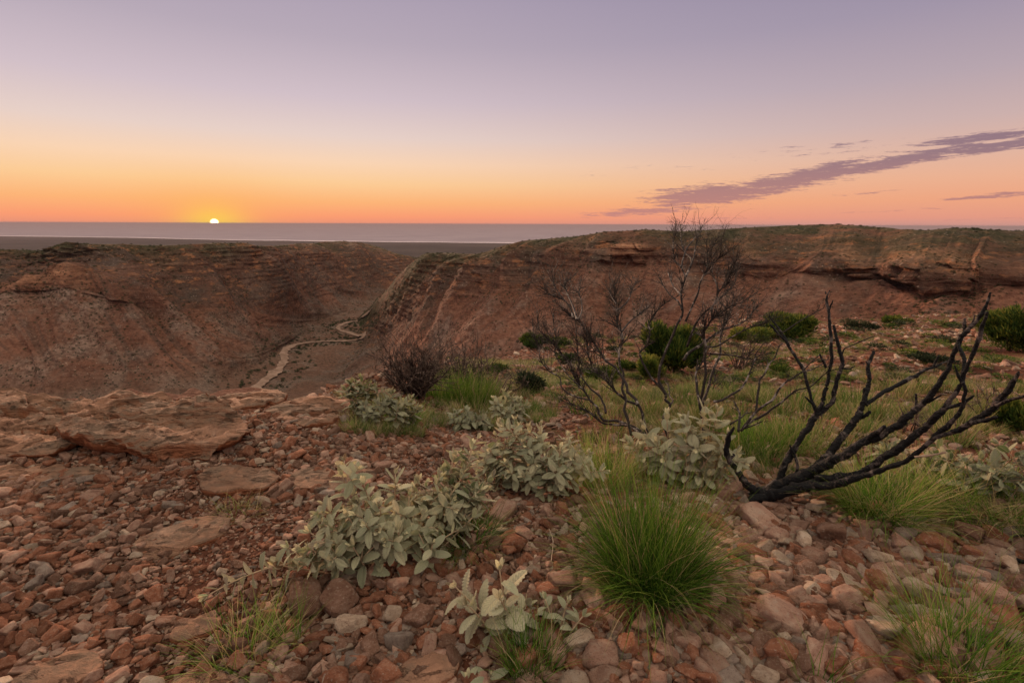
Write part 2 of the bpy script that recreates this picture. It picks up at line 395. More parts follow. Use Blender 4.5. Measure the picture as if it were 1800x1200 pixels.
M_STONE = [mat_stone('stone_'+n.replace('-', '_').replace(' ', '_'), a, b_, c_) for n, a, b_, c_ in STONE_C]
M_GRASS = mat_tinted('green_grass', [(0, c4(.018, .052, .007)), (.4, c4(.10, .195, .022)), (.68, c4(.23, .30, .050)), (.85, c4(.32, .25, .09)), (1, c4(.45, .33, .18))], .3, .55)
M_DRYG = mat_tinted('mixed_grass', [(0, c4(.035, .075, .016)), (.4, c4(.085, .145, .028)), (.7, c4(.19, .20, .052)), (1, c4(.34, .24, .13))], .2)
M_STRAW = mat_tinted('straw_grass', [(0, c4(.10, .085, .045)), (.5, c4(.24, .175, .105)), (1, c4(.42, .32, .21))], .15)
M_BUSH = mat_tinted('bush_foliage', [(0, c4(.016, .032, .010)), (.45, c4(.048, .082, .016)), (.75, c4(.14, .155, .026)), (1, c4(.25, .215, .048))], .2)
M_SCRUB = mat_tinted('scrub_foliage', [(0, c4(.022, .030, .016)), (.5, c4(.045, .055, .026)), (1, c4(.085, .085, .040))], .1)
M_CHAR = mat_wood('charred_wood', c4(.008, .007, .007), c4(.11, .085, .075), .53, 45)
M_DEAD = mat_wood('weathered_dead_wood', c4(.028, .020, .017), c4(.24, .195, .17), .545, 40)
M_TWIG = mat_wood('dead_twigs', c4(.035, .020, .016), c4(.13, .085, .065), .45, 60)
M_BARE = mat_plain('bare_wood', c4(.42, .30, .21), .8, c4(.30, .20, .14), 40)
M_STEM = mat_plain('felted_stem', c4(.44, .31, .20), .95, c4(.32, .22, .14), 40)
M_TRACK = mat_plain('pale_dust', c4(.30, .19, .14), 1, c4(.19, .115, .082), .22)

# ------------------------------------------------------------------ the ledge the camera stands on
def px_to_t(px): return (px-900.0)/900.0/0.985
T_E = np.array([px_to_t(p) for p in (-900, 0, 450, 600, 660, 740, 850, 950, 1100, 1250, 1500, 1800, 2600)])
R_E = np.array([3.7, 3.7, 3.9, 4.2, 5.0, 9.0, 15, 22, 30, 38, 46, 54, 64.])
def edge_r(az):
    tt = np.where(np.abs(az) < 1.35, np.tan(np.clip(az, -1.35, 1.35)), np.sign(az)*4)
    r = np.interp(tt, T_E, R_E)/np.maximum(np.cos(az), .42)
    return r*(1+.05*vnoise(v3(az*14, 0), 3)+.03*vnoise(v3(az*45, 0), 4))
ZR_R = np.array([0, 1, 2.2, 2.9, 3.9, 5.2, 8.5, 12, 17, 24, 33, 45, 70])
ZR_Z = np.array([0, 0, 0, -.05, -.22, -.47, -1.20, -1.97, -2.93, -4.1, -5.37, -6.76, -9.8])
def ground_z(x, y, micro=True):
    x = np.asarray(x, float); y = np.asarray(y, float)
    r = np.hypot(x, y); az = np.arctan2(x, y)
    tt = np.where(np.abs(az) < 1.35, np.tan(np.clip(az, -1.35, 1.35)), np.sign(az)*4)
    px = 900+tt*900*.985
    w = sst(560, 800, px)
    zl = .10*sst(2.6, 3.7, r)
    dp = r*np.maximum(np.cos(az), .42); zl = .04*sst(2.6, 3.7, dp); lr = np.log(np.maximum(dp, .3)); z = (1-w)*zl+w*np.interp(lr, np.log(np.maximum(ZR_R, .3)), ZR_Z)
    back = sst(0, -3, y); z = z*(1-back)
    z = z+.10*vnoise(v3(x*.45, y*.45), 11)*sst(1.2, 4, r)+.035*vnoise(v3(x*1.3, y*1.3), 12)+.25*vnoise(v3(x*.12, y*.12), 15)*sst(5, 14, r)
    if micro: z = z+.010*fbm(v3(x*7, y*7), 3, 21)
    re = edge_r(az); ov = np.maximum(r-re, 0)
    z = z-ov*1.05-1.0*(1-np.exp(-ov*1.2))+ov*.02*vnoise(v3(x*.2, y*.2, z*.2), 31)*3
    return z
def gpt(px, py, lift=0.0):
    d = ray(px, py); rs = np.geomspace(.7, 90, 900); p = CAM[None]+d[None]*rs[:, None]
    g = ground_z(p[:, 0], p[:, 1], False); k = np.where(p[:, 2] <= g)[0]
    k = k[0] if len(k) else len(rs)-1
    q = p[k]; return np.array([q[0], q[1], float(ground_z(q[0], q[1], False))+lift])

def build_ground():
    nu = 1100
    az = np.concatenate([np.linspace(-math.pi, -1.15, 60, endpoint=False), np.linspace(-1.15, 1.15, nu), np.linspace(1.15, math.pi, 60)[1:]])
    re = edge_r(az)
    s1 = np.linspace(0, 1, 420); s2 = np.concatenate([[.03, .08, .15, .3, .5, .8], np.geomspace(1.2, 130, 40)])
    rr = np.concatenate([.25*(re[:, None]/.25)**s1[None], re[:, None]+s2[None]], 1)
    x = rr*np.sin(az)[:, None]; y = rr*np.cos(az)[:, None]; z = ground_z(x, y)
    V = np.stack([x, y, z], -1).reshape(-1, 3); nv = rr.shape[1]
    F = grid_faces(len(az), nv)
    # close the centre
    V = np.vstack([V, [[0, 0, 0.0]]]); ci = len(V)-1
    i = np.arange(len(az)-1); T = np.stack([i*nv, np.full_like(i, ci), (i+1)*nv], -1)
    px, py, f = proj(V[:, 0], V[:, 1], V[:, 2]); r = np.hypot(V[:, 0], V[:, 1])
    cov = sst(2.4, 3.6, r)*sst(.02, .30, np.arctan2(V[:, 0], V[:, 1])+.12*vnoise(V*.5, 8)+.1)*np.where(V[:, 1] > 0, 1, 0)
    me = mesh_np('ground', V, [F[:, ::-1], T], M_SOIL, attrs={'cover': cov})
    link('ground', me, kind='structure')
build_ground()

# ------------------------------------------------------------------ canyon walls from landmark lattices
def col(px, spec):
    """spec: ('z',py,z) ('s',py,slope_deg) ('h',r,z) ('hm',rmul,dz)"""
    out = []; last = None; lastp = 600
    for s in spec:
        if s[0] == 'z': p = up_z(px, s[1], s[2]); lastp = s[1]
        elif s[0] == 's':
            d = ray(px, s[1]); ta = -d[2]; sl_ = 1/math.tan(R(s[2])); r0 = math.hypot(*last[:2]); t0 = (CAMH-last[2])/r0
            r = r0*(1+sl_*t0)/(1+sl_*ta); p = CAM+d*r; lastp = s[1]
        elif s[0] == 'h': d = ray(px, lastp if last is not None else 560); p = np.array([d[0]*s[1], d[1]*s[1], s[2]])
        else: p = np.array([last[0]*s[1], last[1]*s[1], last[2]+s[2]])
        out.append(p); last = p
    return np.array(out)
def cr(P, t):
    """Catmull-Rom-ish monotone-light interpolation along axis 0, t in [0, n-1]"""
    n = len(P); i = np.clip(np.floor(t).astype(int), 0, n-2); f = t-i
    sh = (slice(None),)+(None,)*(P.ndim-1); f = f[sh]
    p0 = P[np.maximum(i-1, 0)]; p1 = P[i]; p2 = P[i+1]; p3 = P[np.minimum(i+2, n-1)]
    k = .34
    m1 = k*(p2-p0); m2 = k*(p3-p1)
    return (2*f**3-3*f**2+1)*p1+(f**3-2*f**2+f)*m1+(-2*f**3+3*f**2)*p2+(f**3-f**2)*m2
def lattice(name, cols, kdens, nu, rib_amp, rib_f, slant, seed, plat_from, floor_to, spurs=(), crags=()):
    pxs = np.array([c[0] for c in cols], float); L = np.array([col(c[0], c[1]) for c in cols])    # ncol, K, 3
    K = L.shape[1]
    pxi = np.linspace(pxs[0], pxs[-1], nu); u = np.interp(pxi, pxs, np.arange(len(pxs)))
    G = cr(L, u)                                                     # nu,K,3
    tk = np.concatenate([np.linspace(k, k+1, kdens[k], endpoint=False) for k in range(K-1)]+[[K-1]])
    P = cr(np.swapaxes(G, 0, 1), tk); P = np.swapaxes(P, 0, 1)       # nu,nv,3
    nv = len(tk)
    if name == 'canyon_right_side': P[..., 2] -= (6*(1-sst(575, 645, pxi)))[:, None]*sst(1, 2, tk)[None]*np.ones_like(P[..., 2])
    def normals(P):
        du = np.gradient(P, axis=0); dv = np.gradient(P, axis=1); n = np.cross(du, dv); n /= np.linalg.norm(n, axis=-1, keepdims=True)+1e-9
        return np.where(n[..., 2:3] < 0, -n, n)
    N = normals(P)
    r = np.hypot(P[..., 0], P[..., 1]); sc = np.clip(r/330., .35, 1.0)
    tkk = np.broadcast_to(tk[None], r.shape)
    env = sst(floor_to, floor_to+1.2, tkk)*(1-sst(plat_from, plat_from+.9, tkk))
    uu = (pxi[:, None]*rib_f+slant*tkk)
    warp = fbm(v3(uu*.7, tkk*.8, 0), 3, seed)
    rib = fbm(v3(uu+warp*.45, tkk*.20, 3.3), 4, seed+5, .5, ridged=True)
    streak = fbm(v3(uu*5.5+warp*1.5, tkk*.42, 8.8), 4, seed+77, .6)
    D = rib_amp*rib*env*np.minimum(sc, 1)
    SPU = np.zeros_like(D)
    for (pa, ka, pb, kb, wd, am) in spurs:      # spur crest from (px pa, row ka) down to (pb, kb)
        tl_ = np.clip((tkk-kb)/(ka-kb), -.15, 1.15); cx = pb+(pa-pb)*tl_; q = (pxi[:, None]+10*warp-cx)/(wd*(1.45-.7*tl_))
        fade = sst(kb-.6, kb+.5, tkk)*(1-sst(ka-.2, ka+.7, tkk))
        w_ = am*np.maximum(0, 1-np.sqrt(q*q+.02))**1.15*fade; SPU = np.maximum(SPU, w_/abs(am)); D = D+w_*(.22+.78*np.clip(tl_, 0, 1))
    D = D+2.6*sc*fbm(P/40., 5, seed+9)*(.22+.78*env)+.8*fbm(P/5.5, 4, seed+20)*(.30+env)*1.0
    P = P+N*D[..., None]
    # ledges: push alternate beds out along the horizontal part of the normal
    hn = N.copy(); hn[..., 2] = 0
    zb = P[..., 2]/3.4+.8*fbm(P/60., 2, seed+30); bed = sst(.25, .75, np.abs((zb % 1)*2-1))*sst(-.3, .3, fbm(P/70., 3, seed+31))
    ste = sst(floor_to+2.4, floor_to+3.8, tkk)*(1-sst(plat_from, plat_from+.6, tkk))
    blk = fbm(P/np.array([11., 11., 5.]), 3, seed+40)
    wq = fbm(P/14., 2, seed+41); ia = np.floor((P[..., 0]-.35*P[..., 1])/6.5+wq*1.2).astype(np.int64); ib = np.floor(P[..., 2]/3.4+wq*.8).astype(np.int64)
    blk = blk*.8+.32*_h(ia, ib, ib*0, seed)
    win = sum(np.exp(-((pxi-c_)/w_)**4) for c_, w_ in crags)[:, None] if crags else 0*pxi[:, None]
    blk = blk*(.65+.9*win)+win*(.9*_h(ia, ib, ib*0, seed+3)+.35); bed = .5+(bed-.5)*(.8+.6*win)
    P = P+hn*((bed-.5)*1.5+blk*3.4)[..., None]*ste[..., None]*sc[..., None]
    plat = sst(plat_from-.6, plat_from+.5, tkk+.35*fbm(P/40., 3, seed+44))
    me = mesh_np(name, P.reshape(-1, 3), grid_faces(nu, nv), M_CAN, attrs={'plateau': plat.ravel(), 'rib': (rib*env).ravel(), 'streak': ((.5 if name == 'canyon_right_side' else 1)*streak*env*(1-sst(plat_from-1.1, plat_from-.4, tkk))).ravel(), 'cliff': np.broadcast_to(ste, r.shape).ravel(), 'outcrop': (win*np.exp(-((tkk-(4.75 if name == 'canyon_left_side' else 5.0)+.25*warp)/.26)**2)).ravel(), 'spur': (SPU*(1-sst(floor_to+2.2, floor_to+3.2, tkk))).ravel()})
    # orientation up
    o = link(name, me, kind='structure')
    return P, o
Z, Sl, H, HM = 'z', 's', 'h', 'hm'
tailL = [(H, 1500, -60), (H, 3200, -170), (H, 6000, -235), (H, 7600, -250)]
def tl(rc): return [(HM, 1.07, -5), (HM, 1.35, -45), (H, 3300, -200), (H, 6600, -256)]
Lc = [
 (-700, [(H, 30, -40), (Z, 790, -92), (Z, 740, -90), (Sl, 650, 26), (Sl, 550, 32), (Sl, 510, 50), (Sl, 470, 24), (Sl, 443, 28)]+tl(700)),
 (-200, [(H, 30, -40), (Z, 780, -92), (Z, 722, -90), (Sl, 640, 26), (Sl, 545, 32), (Sl, 508, 50), (Sl, 470, 22), (Sl, 441, 24)]+tl(700)),
 (0,    [(H, 30, -40), (Z, 770, -92), (Z, 712, -90), (Sl, 625, 27), (Sl, 535, 31), (Sl, 503, 55), (Sl, 462, 20), (Sl, 440, 22)]+tl(700)),
 (75,   [(H, 30, -40), (Z, 770, -92), (Z, 710, -90), (Sl, 620, 27), (Sl, 526, 32), (Sl, 500, 60), (Sl, 462, 20), (Sl, 443, 18)]+tl(700)),
 (95,   [(H, 30, -40), (Z, 770, -92), (Z, 710, -90), (Sl, 620, 27), (Sl, 524, 32), (Sl, 498, 62), (Sl, 460, 22), (Sl, 435, 30)]+tl(700)),
 (150,  [(H, 30, -40), (Z, 765, -92), (Z, 708, -90), (Sl, 620, 27), (Sl, 522, 33), (Sl, 496, 62), (Sl, 458, 22), (Sl, 430, 30)]+tl(700)),
 (220,  [(H, 30, -40), (Z, 760, -92), (Z, 706, -90), (Sl, 635, 26), (Sl, 548, 30), (Sl, 522, 48), (Sl, 462, 24), (Sl, 430, 30)]+tl(720)),
 (300,  [(H, 30, -40), (Z, 750, -93), (Z, 700, -91), (Sl, 645, 22), (Sl, 580, 27), (Sl, 545, 32), (Sl, 474, 30), (Sl, 434, 33)]+tl(750)),
 (380,  [(H, 30, -40), (Z, 735, -93), (Z, 684, -92.5), (Sl, 650, 14), (Sl, 604, 23), (Sl, 550, 28), (Sl, 472, 33), (Sl, 431, 32)]+tl(800)),
 (450,  [(H, 30, -40), (Z, 720, -94), (Z, 652, -93.5), (Sl, 628, 9), (Sl, 595, 19), (Sl, 548, 27), (Sl, 465, 34), (Sl, 434, 28)]+tl(850)),
 (520,  [(H, 30, -40), (Z, 700, -95), (Z, 602, -95), (Sl, 590, 6), (Sl, 570, 14), (Sl, 530, 27), (Sl, 450, 37), (Sl, 431, 9)]+tl(1000)),
 (590,  [(H, 30, -40), (Z, 690, -98), (Z, 610, -96), (Z, 562, -95), (Sl, 548, 9), (Sl, 520, 25), (Sl, 451, 36), (Sl, 427, 8)]+tl(1200)),
 (650,  [(H, 30, -40), (Z, 690, -100), (Z, 600, -97), (Z, 548, -96), (Sl, 532, 8), (Sl, 508, 24), (Sl, 454, 36), (Sl, 431, 8)]+tl(1400)),
 (700,  [(H, 30, -40), (Z, 690, -104), (Z, 600, -99), (Z, 545, -97), (Sl, 524, 8), (Sl, 500, 24), (Sl, 458, 36), (Sl, 447, 12)]+tl(1500)),
 (760,  [(H, 30, -40), (Z, 690, -108), (Z, 600, -101), (Z, 540, -98), (Sl, 520, 8), (Sl, 500, 22), (Sl, 470, 30), (Sl, 458, 8)]+tl(1700)),
 (900,  [(H, 30, -40), (Z, 690, -112), (Z, 600, -103), (Z, 540, -99), (Sl, 520, 8), (Sl, 505, 18), (Sl, 480, 22), (Sl, 466, 8)]+tl(1900)),
]
kd = [5, 30, 60, 60, 50, 55, 55, 30, 24, 24, 18]
SP_L = [(150, 5.2, 100, 2.0, 130, 15), (262, 4.9, 385, 2.9, 50, 15), (225, 4.4, 320, 2.2, 42, 11), (375, 5.3, 455, 3.6, 52, 14), (470, 5.7, 535, 4.1, 42, 12), (330, 6.3, 385, 4.8, 40, 9),
        (40, 4.8, -40, 2, 60, 12), (-150, 5.2, -220, 2, 120, 16), (560, 6.2, 610, 4.9, 30, 9), (630, 6.4, 665, 5.1, 24, 8), (430, 6.5, 480, 5.1, 30, 9), (215, 6.4, 260, 5.3, 40, 8)]
P_L, O_L = lattice('canyon_left_side', Lc, kd, 760, 5.0, .012, .95, 100, 6.6, 2.0, SP_L, [(60, 40), (135, 36)])
def tr_(): return [(HM, 1.06, -3), (HM, 1.2, -14), (HM, 2.0, -60)]
Rc = [
 (560,  [(H, 25, -45), (Z, 720, -100), (Z, 690, -99), (Z, 670, -100), (Z, 640, -101), (Z, 620, -102), (Z, 600, -104), (HM, 1.1, -2), (HM, 1.1, -3), (HM, 1.2, -5)]),
 (610,  [(H, 25, -45), (Z, 710, -92), (Z, 690, -93), (Z, 660, -96), (Z, 640, -98), (Z, 620, -100), (Z, 580, -102), (HM, 1.1, -4), (HM, 1.1, -5), (HM, 1.2, -5)]),
 (640,  [(H, 25, -45), (Z, 705, -86), (Z, 685, -88), (Z, 655, -90), (Z, 632, -92), (Z, 600, -95), (Sl, 551, 4), (HM, 1.04, -3), (HM, 1.1, -8), (HM, 1.2, -5)]),
 (672,  [(H, 25, -45), (Z, 700, -82), (Z, 668, -86), (Z, 640, -89), (Sl, 605, 5), (Sl, 572, 11), (Sl, 518, 21), (HM, 1.04, -8), (HM, 1.12, -14), (HM, 1.2, -10)]),
 (705,  [(H, 25, -45), (Z, 698, -78), (Sl, 660, 2), (Sl, 622, 8), (Sl, 580, 16), (Sl, 535, 24), (Sl, 480, 29), (HM, 1.04, -10), (HM, 1.12, -25), (HM, 1.3, -30)]),
 (742,  [(H, 25, -45), (Z, 695, -72), (Sl, 650, 8), (Sl, 600, 18), (Sl, 545, 28), (Sl, 498, 31), (Sl, 449, 33), (HM, 1.04, -9), (HM, 1.12, -25), (HM, 1.6, -50)]),
 (770,  [(H, 25, -45), (Z, 692, -70), (Sl, 645, 12), (Sl, 590, 22), (Sl, 535, 29), (Sl, 480, 33), (Sl, 446, 32)]+tr_()),
 (840,  [(H, 25, -42), (Z, 685, -62), (Sl, 635, 17), (Sl, 580, 26), (Sl, 525, 30), (Sl, 472, 34), (Sl, 446, 22)]+tr_()),
 (885,  [(H, 25, -40), (Z, 672, -58), (Sl, 620, 20), (Sl, 570, 27), (Sl, 520, 31), (Sl, 462, 35), (Sl, 432, 26)]+tr_()),
 (930,  [(H, 25, -38), (Z, 660, -55), (Sl, 605, 22), (Sl, 560, 28), (Sl, 512, 32), (Sl, 450, 37), (Sl, 422, 22)]+tr_()),
 (1005, [(H, 25, -36), (Z, 650, -52), (Sl, 595, 25), (Sl, 550, 29), (Sl, 502, 32), (Sl, 446, 40), (Sl, 416, 24)]+tr_()),
 (1060, [(H, 28, -34), (Z, 642, -50), (Sl, 590, 25), (Sl, 550, 29), (Sl, 476, 33), (Sl, 438, 66), (Sl, 409, 24)]+tr_()),
 (1130, [(H, 30, -34), (Z, 636, -48), (Sl, 588, 25), (Sl, 548, 29), (Sl, 474, 33), (Sl, 436, 66), (Sl, 405, 22)]+tr_()),
 (1200, [(H, 34, -32), (Z, 630, -44), (Sl, 585, 24), (Sl, 545, 28), (Sl, 482, 31), (Sl, 444, 38), (Sl, 408, 22)]+tr_()),
 (1300, [(H, 38, -30), (Z, 622, -40), (Sl, 582, 22), (Sl, 542, 26), (Sl, 492, 29), (Sl, 452, 40), (Sl, 402, 18)]+tr_()),
 (1450, [(H, 42, -26), (Z, 612, -34), (Sl, 572, 18), (Sl, 535, 23), (Sl, 492, 27), (Sl, 458, 44), (Sl, 395, 12)]+tr_()),
 (1545, [(H, 44, -24), (Z, 606, -31), (Sl, 568, 16), (Sl, 538, 21), (Sl, 498, 26), (Sl, 462, 52), (Sl, 400, 11)]+tr_()),
 (1620, [(H, 46, -22), (Z, 600, -28), (Sl, 562, 14), (Sl, 540, 19), (Sl, 524, 22), (Sl, 466, 58), (Sl, 406, 10)]+tr_()),
 (1700, [(H, 48, -20), (Z, 596, -26), (Sl, 558, 12), (Sl, 538, 17), (Sl, 520, 20), (Sl, 464, 58), (Sl, 402, 10)]+tr_()),
 (1800, [(H, 50, -19), (Z, 592, -25), (Sl, 554, 12), (Sl, 534, 17), (Sl, 505, 22), (Sl, 466, 56), (Sl, 406, 10)]+tr_()),
 (2500, [(H, 50, -19), (Z, 592, -25), (Sl, 554, 12), (Sl, 534, 17), (Sl, 505, 22), (Sl, 462, 66), (Sl, 408, 9)]+tr_()),
]
kd2 = [6, 40, 55, 60, 60, 60, 50, 12, 10, 10]
SP_R = [(1075, 4.7, 930, 1.6, 60, 7), (985, 5.0, 850, 1.6, 42, 6), (915, 5.0, 800, 2, 36, 7), (835, 5.0, 765, 2, 30, 6), (1205, 4.7, 1120, 2, 60, 6), (1310, 4.6, 1230, 2.2, 60, 5), (1590, 4.6, 1560, 2.6, 50, 3), (1425, 4.6, 1400, 2.5, 60, 4), (1050, 4.4, 1010, 2, 40, 5)]
P_R, O_R = lattice('canyon_right_side', Rc, kd2, 900, 3.0, .016, -.64, 300, 5.3, 1.0, SP_R, [(1100, 42), (1325, 20), (1500, 30), (1600, 40), (1690, 60), (1850, 60)])

# coastal plain, shallow water and open sea
def coast_y(px): return np.interp(px, [-900, 0, 250, 400, 600, 880, 1500, 2800], [405, 414.5, 418, 421.5, 424, 427, 431, 436])
def build_plain_sea():
    pxs = np.linspace(-1000, 2900, 260)
    coast = np.array([up_z(p, float(coast_y(p)), -250) for p in pxs])
    coast[:, 0] += 60*vnoise(v3(pxs*.03, 0), 70); coast[:, 1] += 60*vnoise(v3(pxs*.03, 5), 71)
    s = np.linspace(0, 1, 90); base = coast/np.linalg.norm(coast[:, :2], axis=1)[:, None]
    r1 = np.linalg.norm(coast[:, :2], axis=1)
    rr = 700*(r1[:, None]/700)**s[None]
    x = base[:, 0][:, None]*rr; y = base[:, 1][:, None]*rr
    z = -249.5+ (1-s[None])**1.0*150 + 6*fbm(v3(x/500, y/500), 4, 80)*(1-s[None]**3)*3
    z = np.minimum(z, -249.5+150*(1-s[None])+0); z[:, -1] = -251
    mt, t, b = new_mat('coastal_scrub_plain'); P = pos(t)
    t.set(b, 'Base Color', t.mix(t.mr(t.noise(P, .0006, 7, .65), .4, .62), t.ramp(t.noise(P, .004, 7, .7), [(.35, c4(.036, .032, .030)), (.65, c4(.056, .047, .042))]), c4(.070, .056, .050)))
    b.inputs['Specular IOR Level'].default_value = 0.0; b.inputs['Roughness'].default_value = 1.0
    link('coastal_plain', mesh_np('coastal_plain', np.stack([x, y, z], -1).reshape(-1, 3), grid_faces(len(pxs), 90), mt), kind='structure')
    # shallows, the light reflected off them put into a pale base colour
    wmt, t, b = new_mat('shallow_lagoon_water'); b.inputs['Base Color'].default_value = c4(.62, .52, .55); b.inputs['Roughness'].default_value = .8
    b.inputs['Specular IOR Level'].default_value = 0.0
    A = coast.copy(); A[:, 2] = -249.6; A[:, :2] *= .985
    B = coast.copy(); B[:, :2] *= (1+.022+.008*vnoise(v3(pxs*.02, 9), 72))[:, None]; B[:, 2] = -249.6
    V = np.stack([A, B], 1).reshape(-1, 3)
    link('shallow_water', mesh_np('shallow_water', V, grid_faces(len(pxs), 2)[:, ::-1], wmt), kind='structure')
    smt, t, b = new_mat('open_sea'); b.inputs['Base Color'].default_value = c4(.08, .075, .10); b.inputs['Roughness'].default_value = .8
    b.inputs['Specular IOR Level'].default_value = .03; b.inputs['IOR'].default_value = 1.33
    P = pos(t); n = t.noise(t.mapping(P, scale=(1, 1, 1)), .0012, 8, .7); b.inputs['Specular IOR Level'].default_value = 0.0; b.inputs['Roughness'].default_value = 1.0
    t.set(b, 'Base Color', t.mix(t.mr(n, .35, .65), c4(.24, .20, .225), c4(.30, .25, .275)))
    t.set(b, 'Normal', t.bump(t.noise(P, .06, 4, .6), .5, 3.0))
    a = np.linspace(-1.5, 1.5, 120); r = np.geomspace(5000, 125000, 60)
    x = np.sin(a)[:, None]*r[None]; y = np.cos(a)[:, None]*r[None]
    link('sea', mesh_np('sea', v3(x, y, -250.).reshape(-1, 3), grid_faces(120, 60)[:, ::-1], smt), kind='structure')
build_plain_sea()

# ray tests against the two canyon sides
from mathutils.bvhtree import BVHTree
def bvh_of(P):
    st = 2; Q = P[::st, ::st]; F = grid_faces(Q.shape[0], Q.shape[1])
    return BVHTree.FromPolygons([tuple(p) for p in Q.reshape(-1, 3)], [tuple(f) for f in F.tolist()])
BV_L, BV_R = bvh_of(P_L), bvh_of(P_R)
def hit(px, py):
    d = Vector(ray(px, py)).normalized(); best = None
    for bv in (BV_L, BV_R):
        h = bv.ray_cast(Vector(CAM)+d*60, d, 20000)
        if h[0] is not None and (best is None or h[3] < best[3]): best = h
    return best
def drop(x, y):
    z = None
    for bv in (BV_L, BV_R):
        h = bv.ray_cast(Vector((x, y, 300)), Vector((0, 0, -1)), 1000)
        if h[0] is not None and (z is None or h[0].z > z): z = h[0].z
    return z

def build_track():
    pts = [(440, 692), (455, 678), (478, 662), (494, 646), (500, 632), (498, 620), (506, 612), (522, 606), (548, 602), (580, 600), (608, 600), (628, 598), (640, 594), (636, 589), (615, 586), (600, 582), (594, 577), (600, 571), (615, 566), (632, 561), (644, 554), (652, 546)]
    W = []
    for a, b_ in pts:
        h = hit(a, b_)
        if h: W.append((h[0].x, h[0].y))
    W = np.array(W); t = np.arange(len(W)); tt = np.linspace(0, len(W)-1, 520); c = cr(W, tt)
    for _ in range(60): c[1:-1] = (c[:-2]+c[1:-1]*2+c[2:])/4
    d = np.gradient(c, axis=0); d /= np.linalg.norm(d, axis=1, keepdims=True)+1e-9; n = np.stack([-d[:, 1], d[:, 0]], 1)
    w = np.interp(tt, [0, 8, 22], [3.1, 2.5, 2.0])+.6*vnoise(v3(tt*2.1, 0), 90)
    V = []
    for k in range(5):
        q = c+n*((k-2)/2*w*(1+.35*vnoise(v3(tt*5, k*3.1), 91)))[:, None]
        for x, y in q: V.append((x, y, (drop(x, y) or -95)+.6))
    V = np.array(V).reshape(5, -1, 3); zc = V[..., 2].max(0)
    for _ in range(8): zc[1:-1] = (zc[:-2]+zc[1:-1]*2+zc[2:])/4
    V[..., 2] = V[..., 2]*.7+zc[None]*.3
    link('creek_bed_track', mesh_np('creek_bed_track', np.swapaxes(V, 0, 1).reshape(-1, 3), grid_faces(520, 5)[:, ::-1], M_TRACK), kind='structure')
    return c
TRACK = build_track()

# ------------------------------------------------------------------ instanced "stuff"
def hidden_collection(name, meshes):
    c = bpy.data.collections.new(name)
    for k, me in enumerate(meshes):
        o = bpy.data.objects.new(name+'_%02d' % k, me); c.objects.link(o)
    return c
def scatter(name, pts, rots, scls, idx, coll, label, cat):
    me = bpy.data.meshes.new(name); n = len(pts)
    me.vertices.add(n); me.vertices.foreach_set('co', np.asarray(pts, np.float32).ravel())
    for k, a, ty in (('rot', rots, 'FLOAT_VECTOR'), ('scl', scls, 'FLOAT_VECTOR')):
        at = me.attributes.new(k, ty, 'POINT'); at.data.foreach_set('vector', np.asarray(a, np.float32).ravel())
    at = me.attributes.new('idx', 'INT', 'POINT'); at.data.foreach_set('value', np.asarray(idx, np.int32))
    o = link(name, me, label=label, cat=cat, kind='stuff')
    g = bpy.data.node_groups.new(name+'_nodes', 'GeometryNodeTree')
    g.interface.new_socket('Geometry', in_out='INPUT', socket_type='NodeSocketGeometry')
    g.interface.new_socket('Geometry', in_out='OUTPUT', socket_type='NodeSocketGeometry')
    N = g.nodes; Lk = g.links
    gi = N.new('NodeGroupInput'); go = N.new('NodeGroupOutput')
    iop = N.new('GeometryNodeInstanceOnPoints'); ci = N.new('GeometryNodeCollectionInfo')
    ci.inputs['Collection'].default_value = coll; ci.inputs['Separate Children'].default_value = True; ci.inputs['Reset Children'].default_value = True
    def na(nm, ty):
        a = N.new('GeometryNodeInputNamedAttribute'); a.data_type = ty; a.inputs['Name'].default_value = nm
        return [s for s in a.outputs if s.enabled and s.name == 'Attribute'][0]
    Lk.new(gi.outputs[0], iop.inputs['Points']); Lk.new(ci.outputs[0], iop.inputs['Instance'])
    iop.inputs['Pick Instance'].default_value = True
    Lk.new(na('idx', 'INT'), iop.inputs['Instance Index']); Lk.new(na('rot', 'FLOAT_VECTOR'), iop.inputs['Rotation']); Lk.new(na('scl', 'FLOAT_VECTOR'), iop.inputs['Scale'])
    Lk.new(iop.outputs[0], go.inputs[0])
    md = o.modifiers.new('scatter', 'NODES'); md.node_group = g
    return o

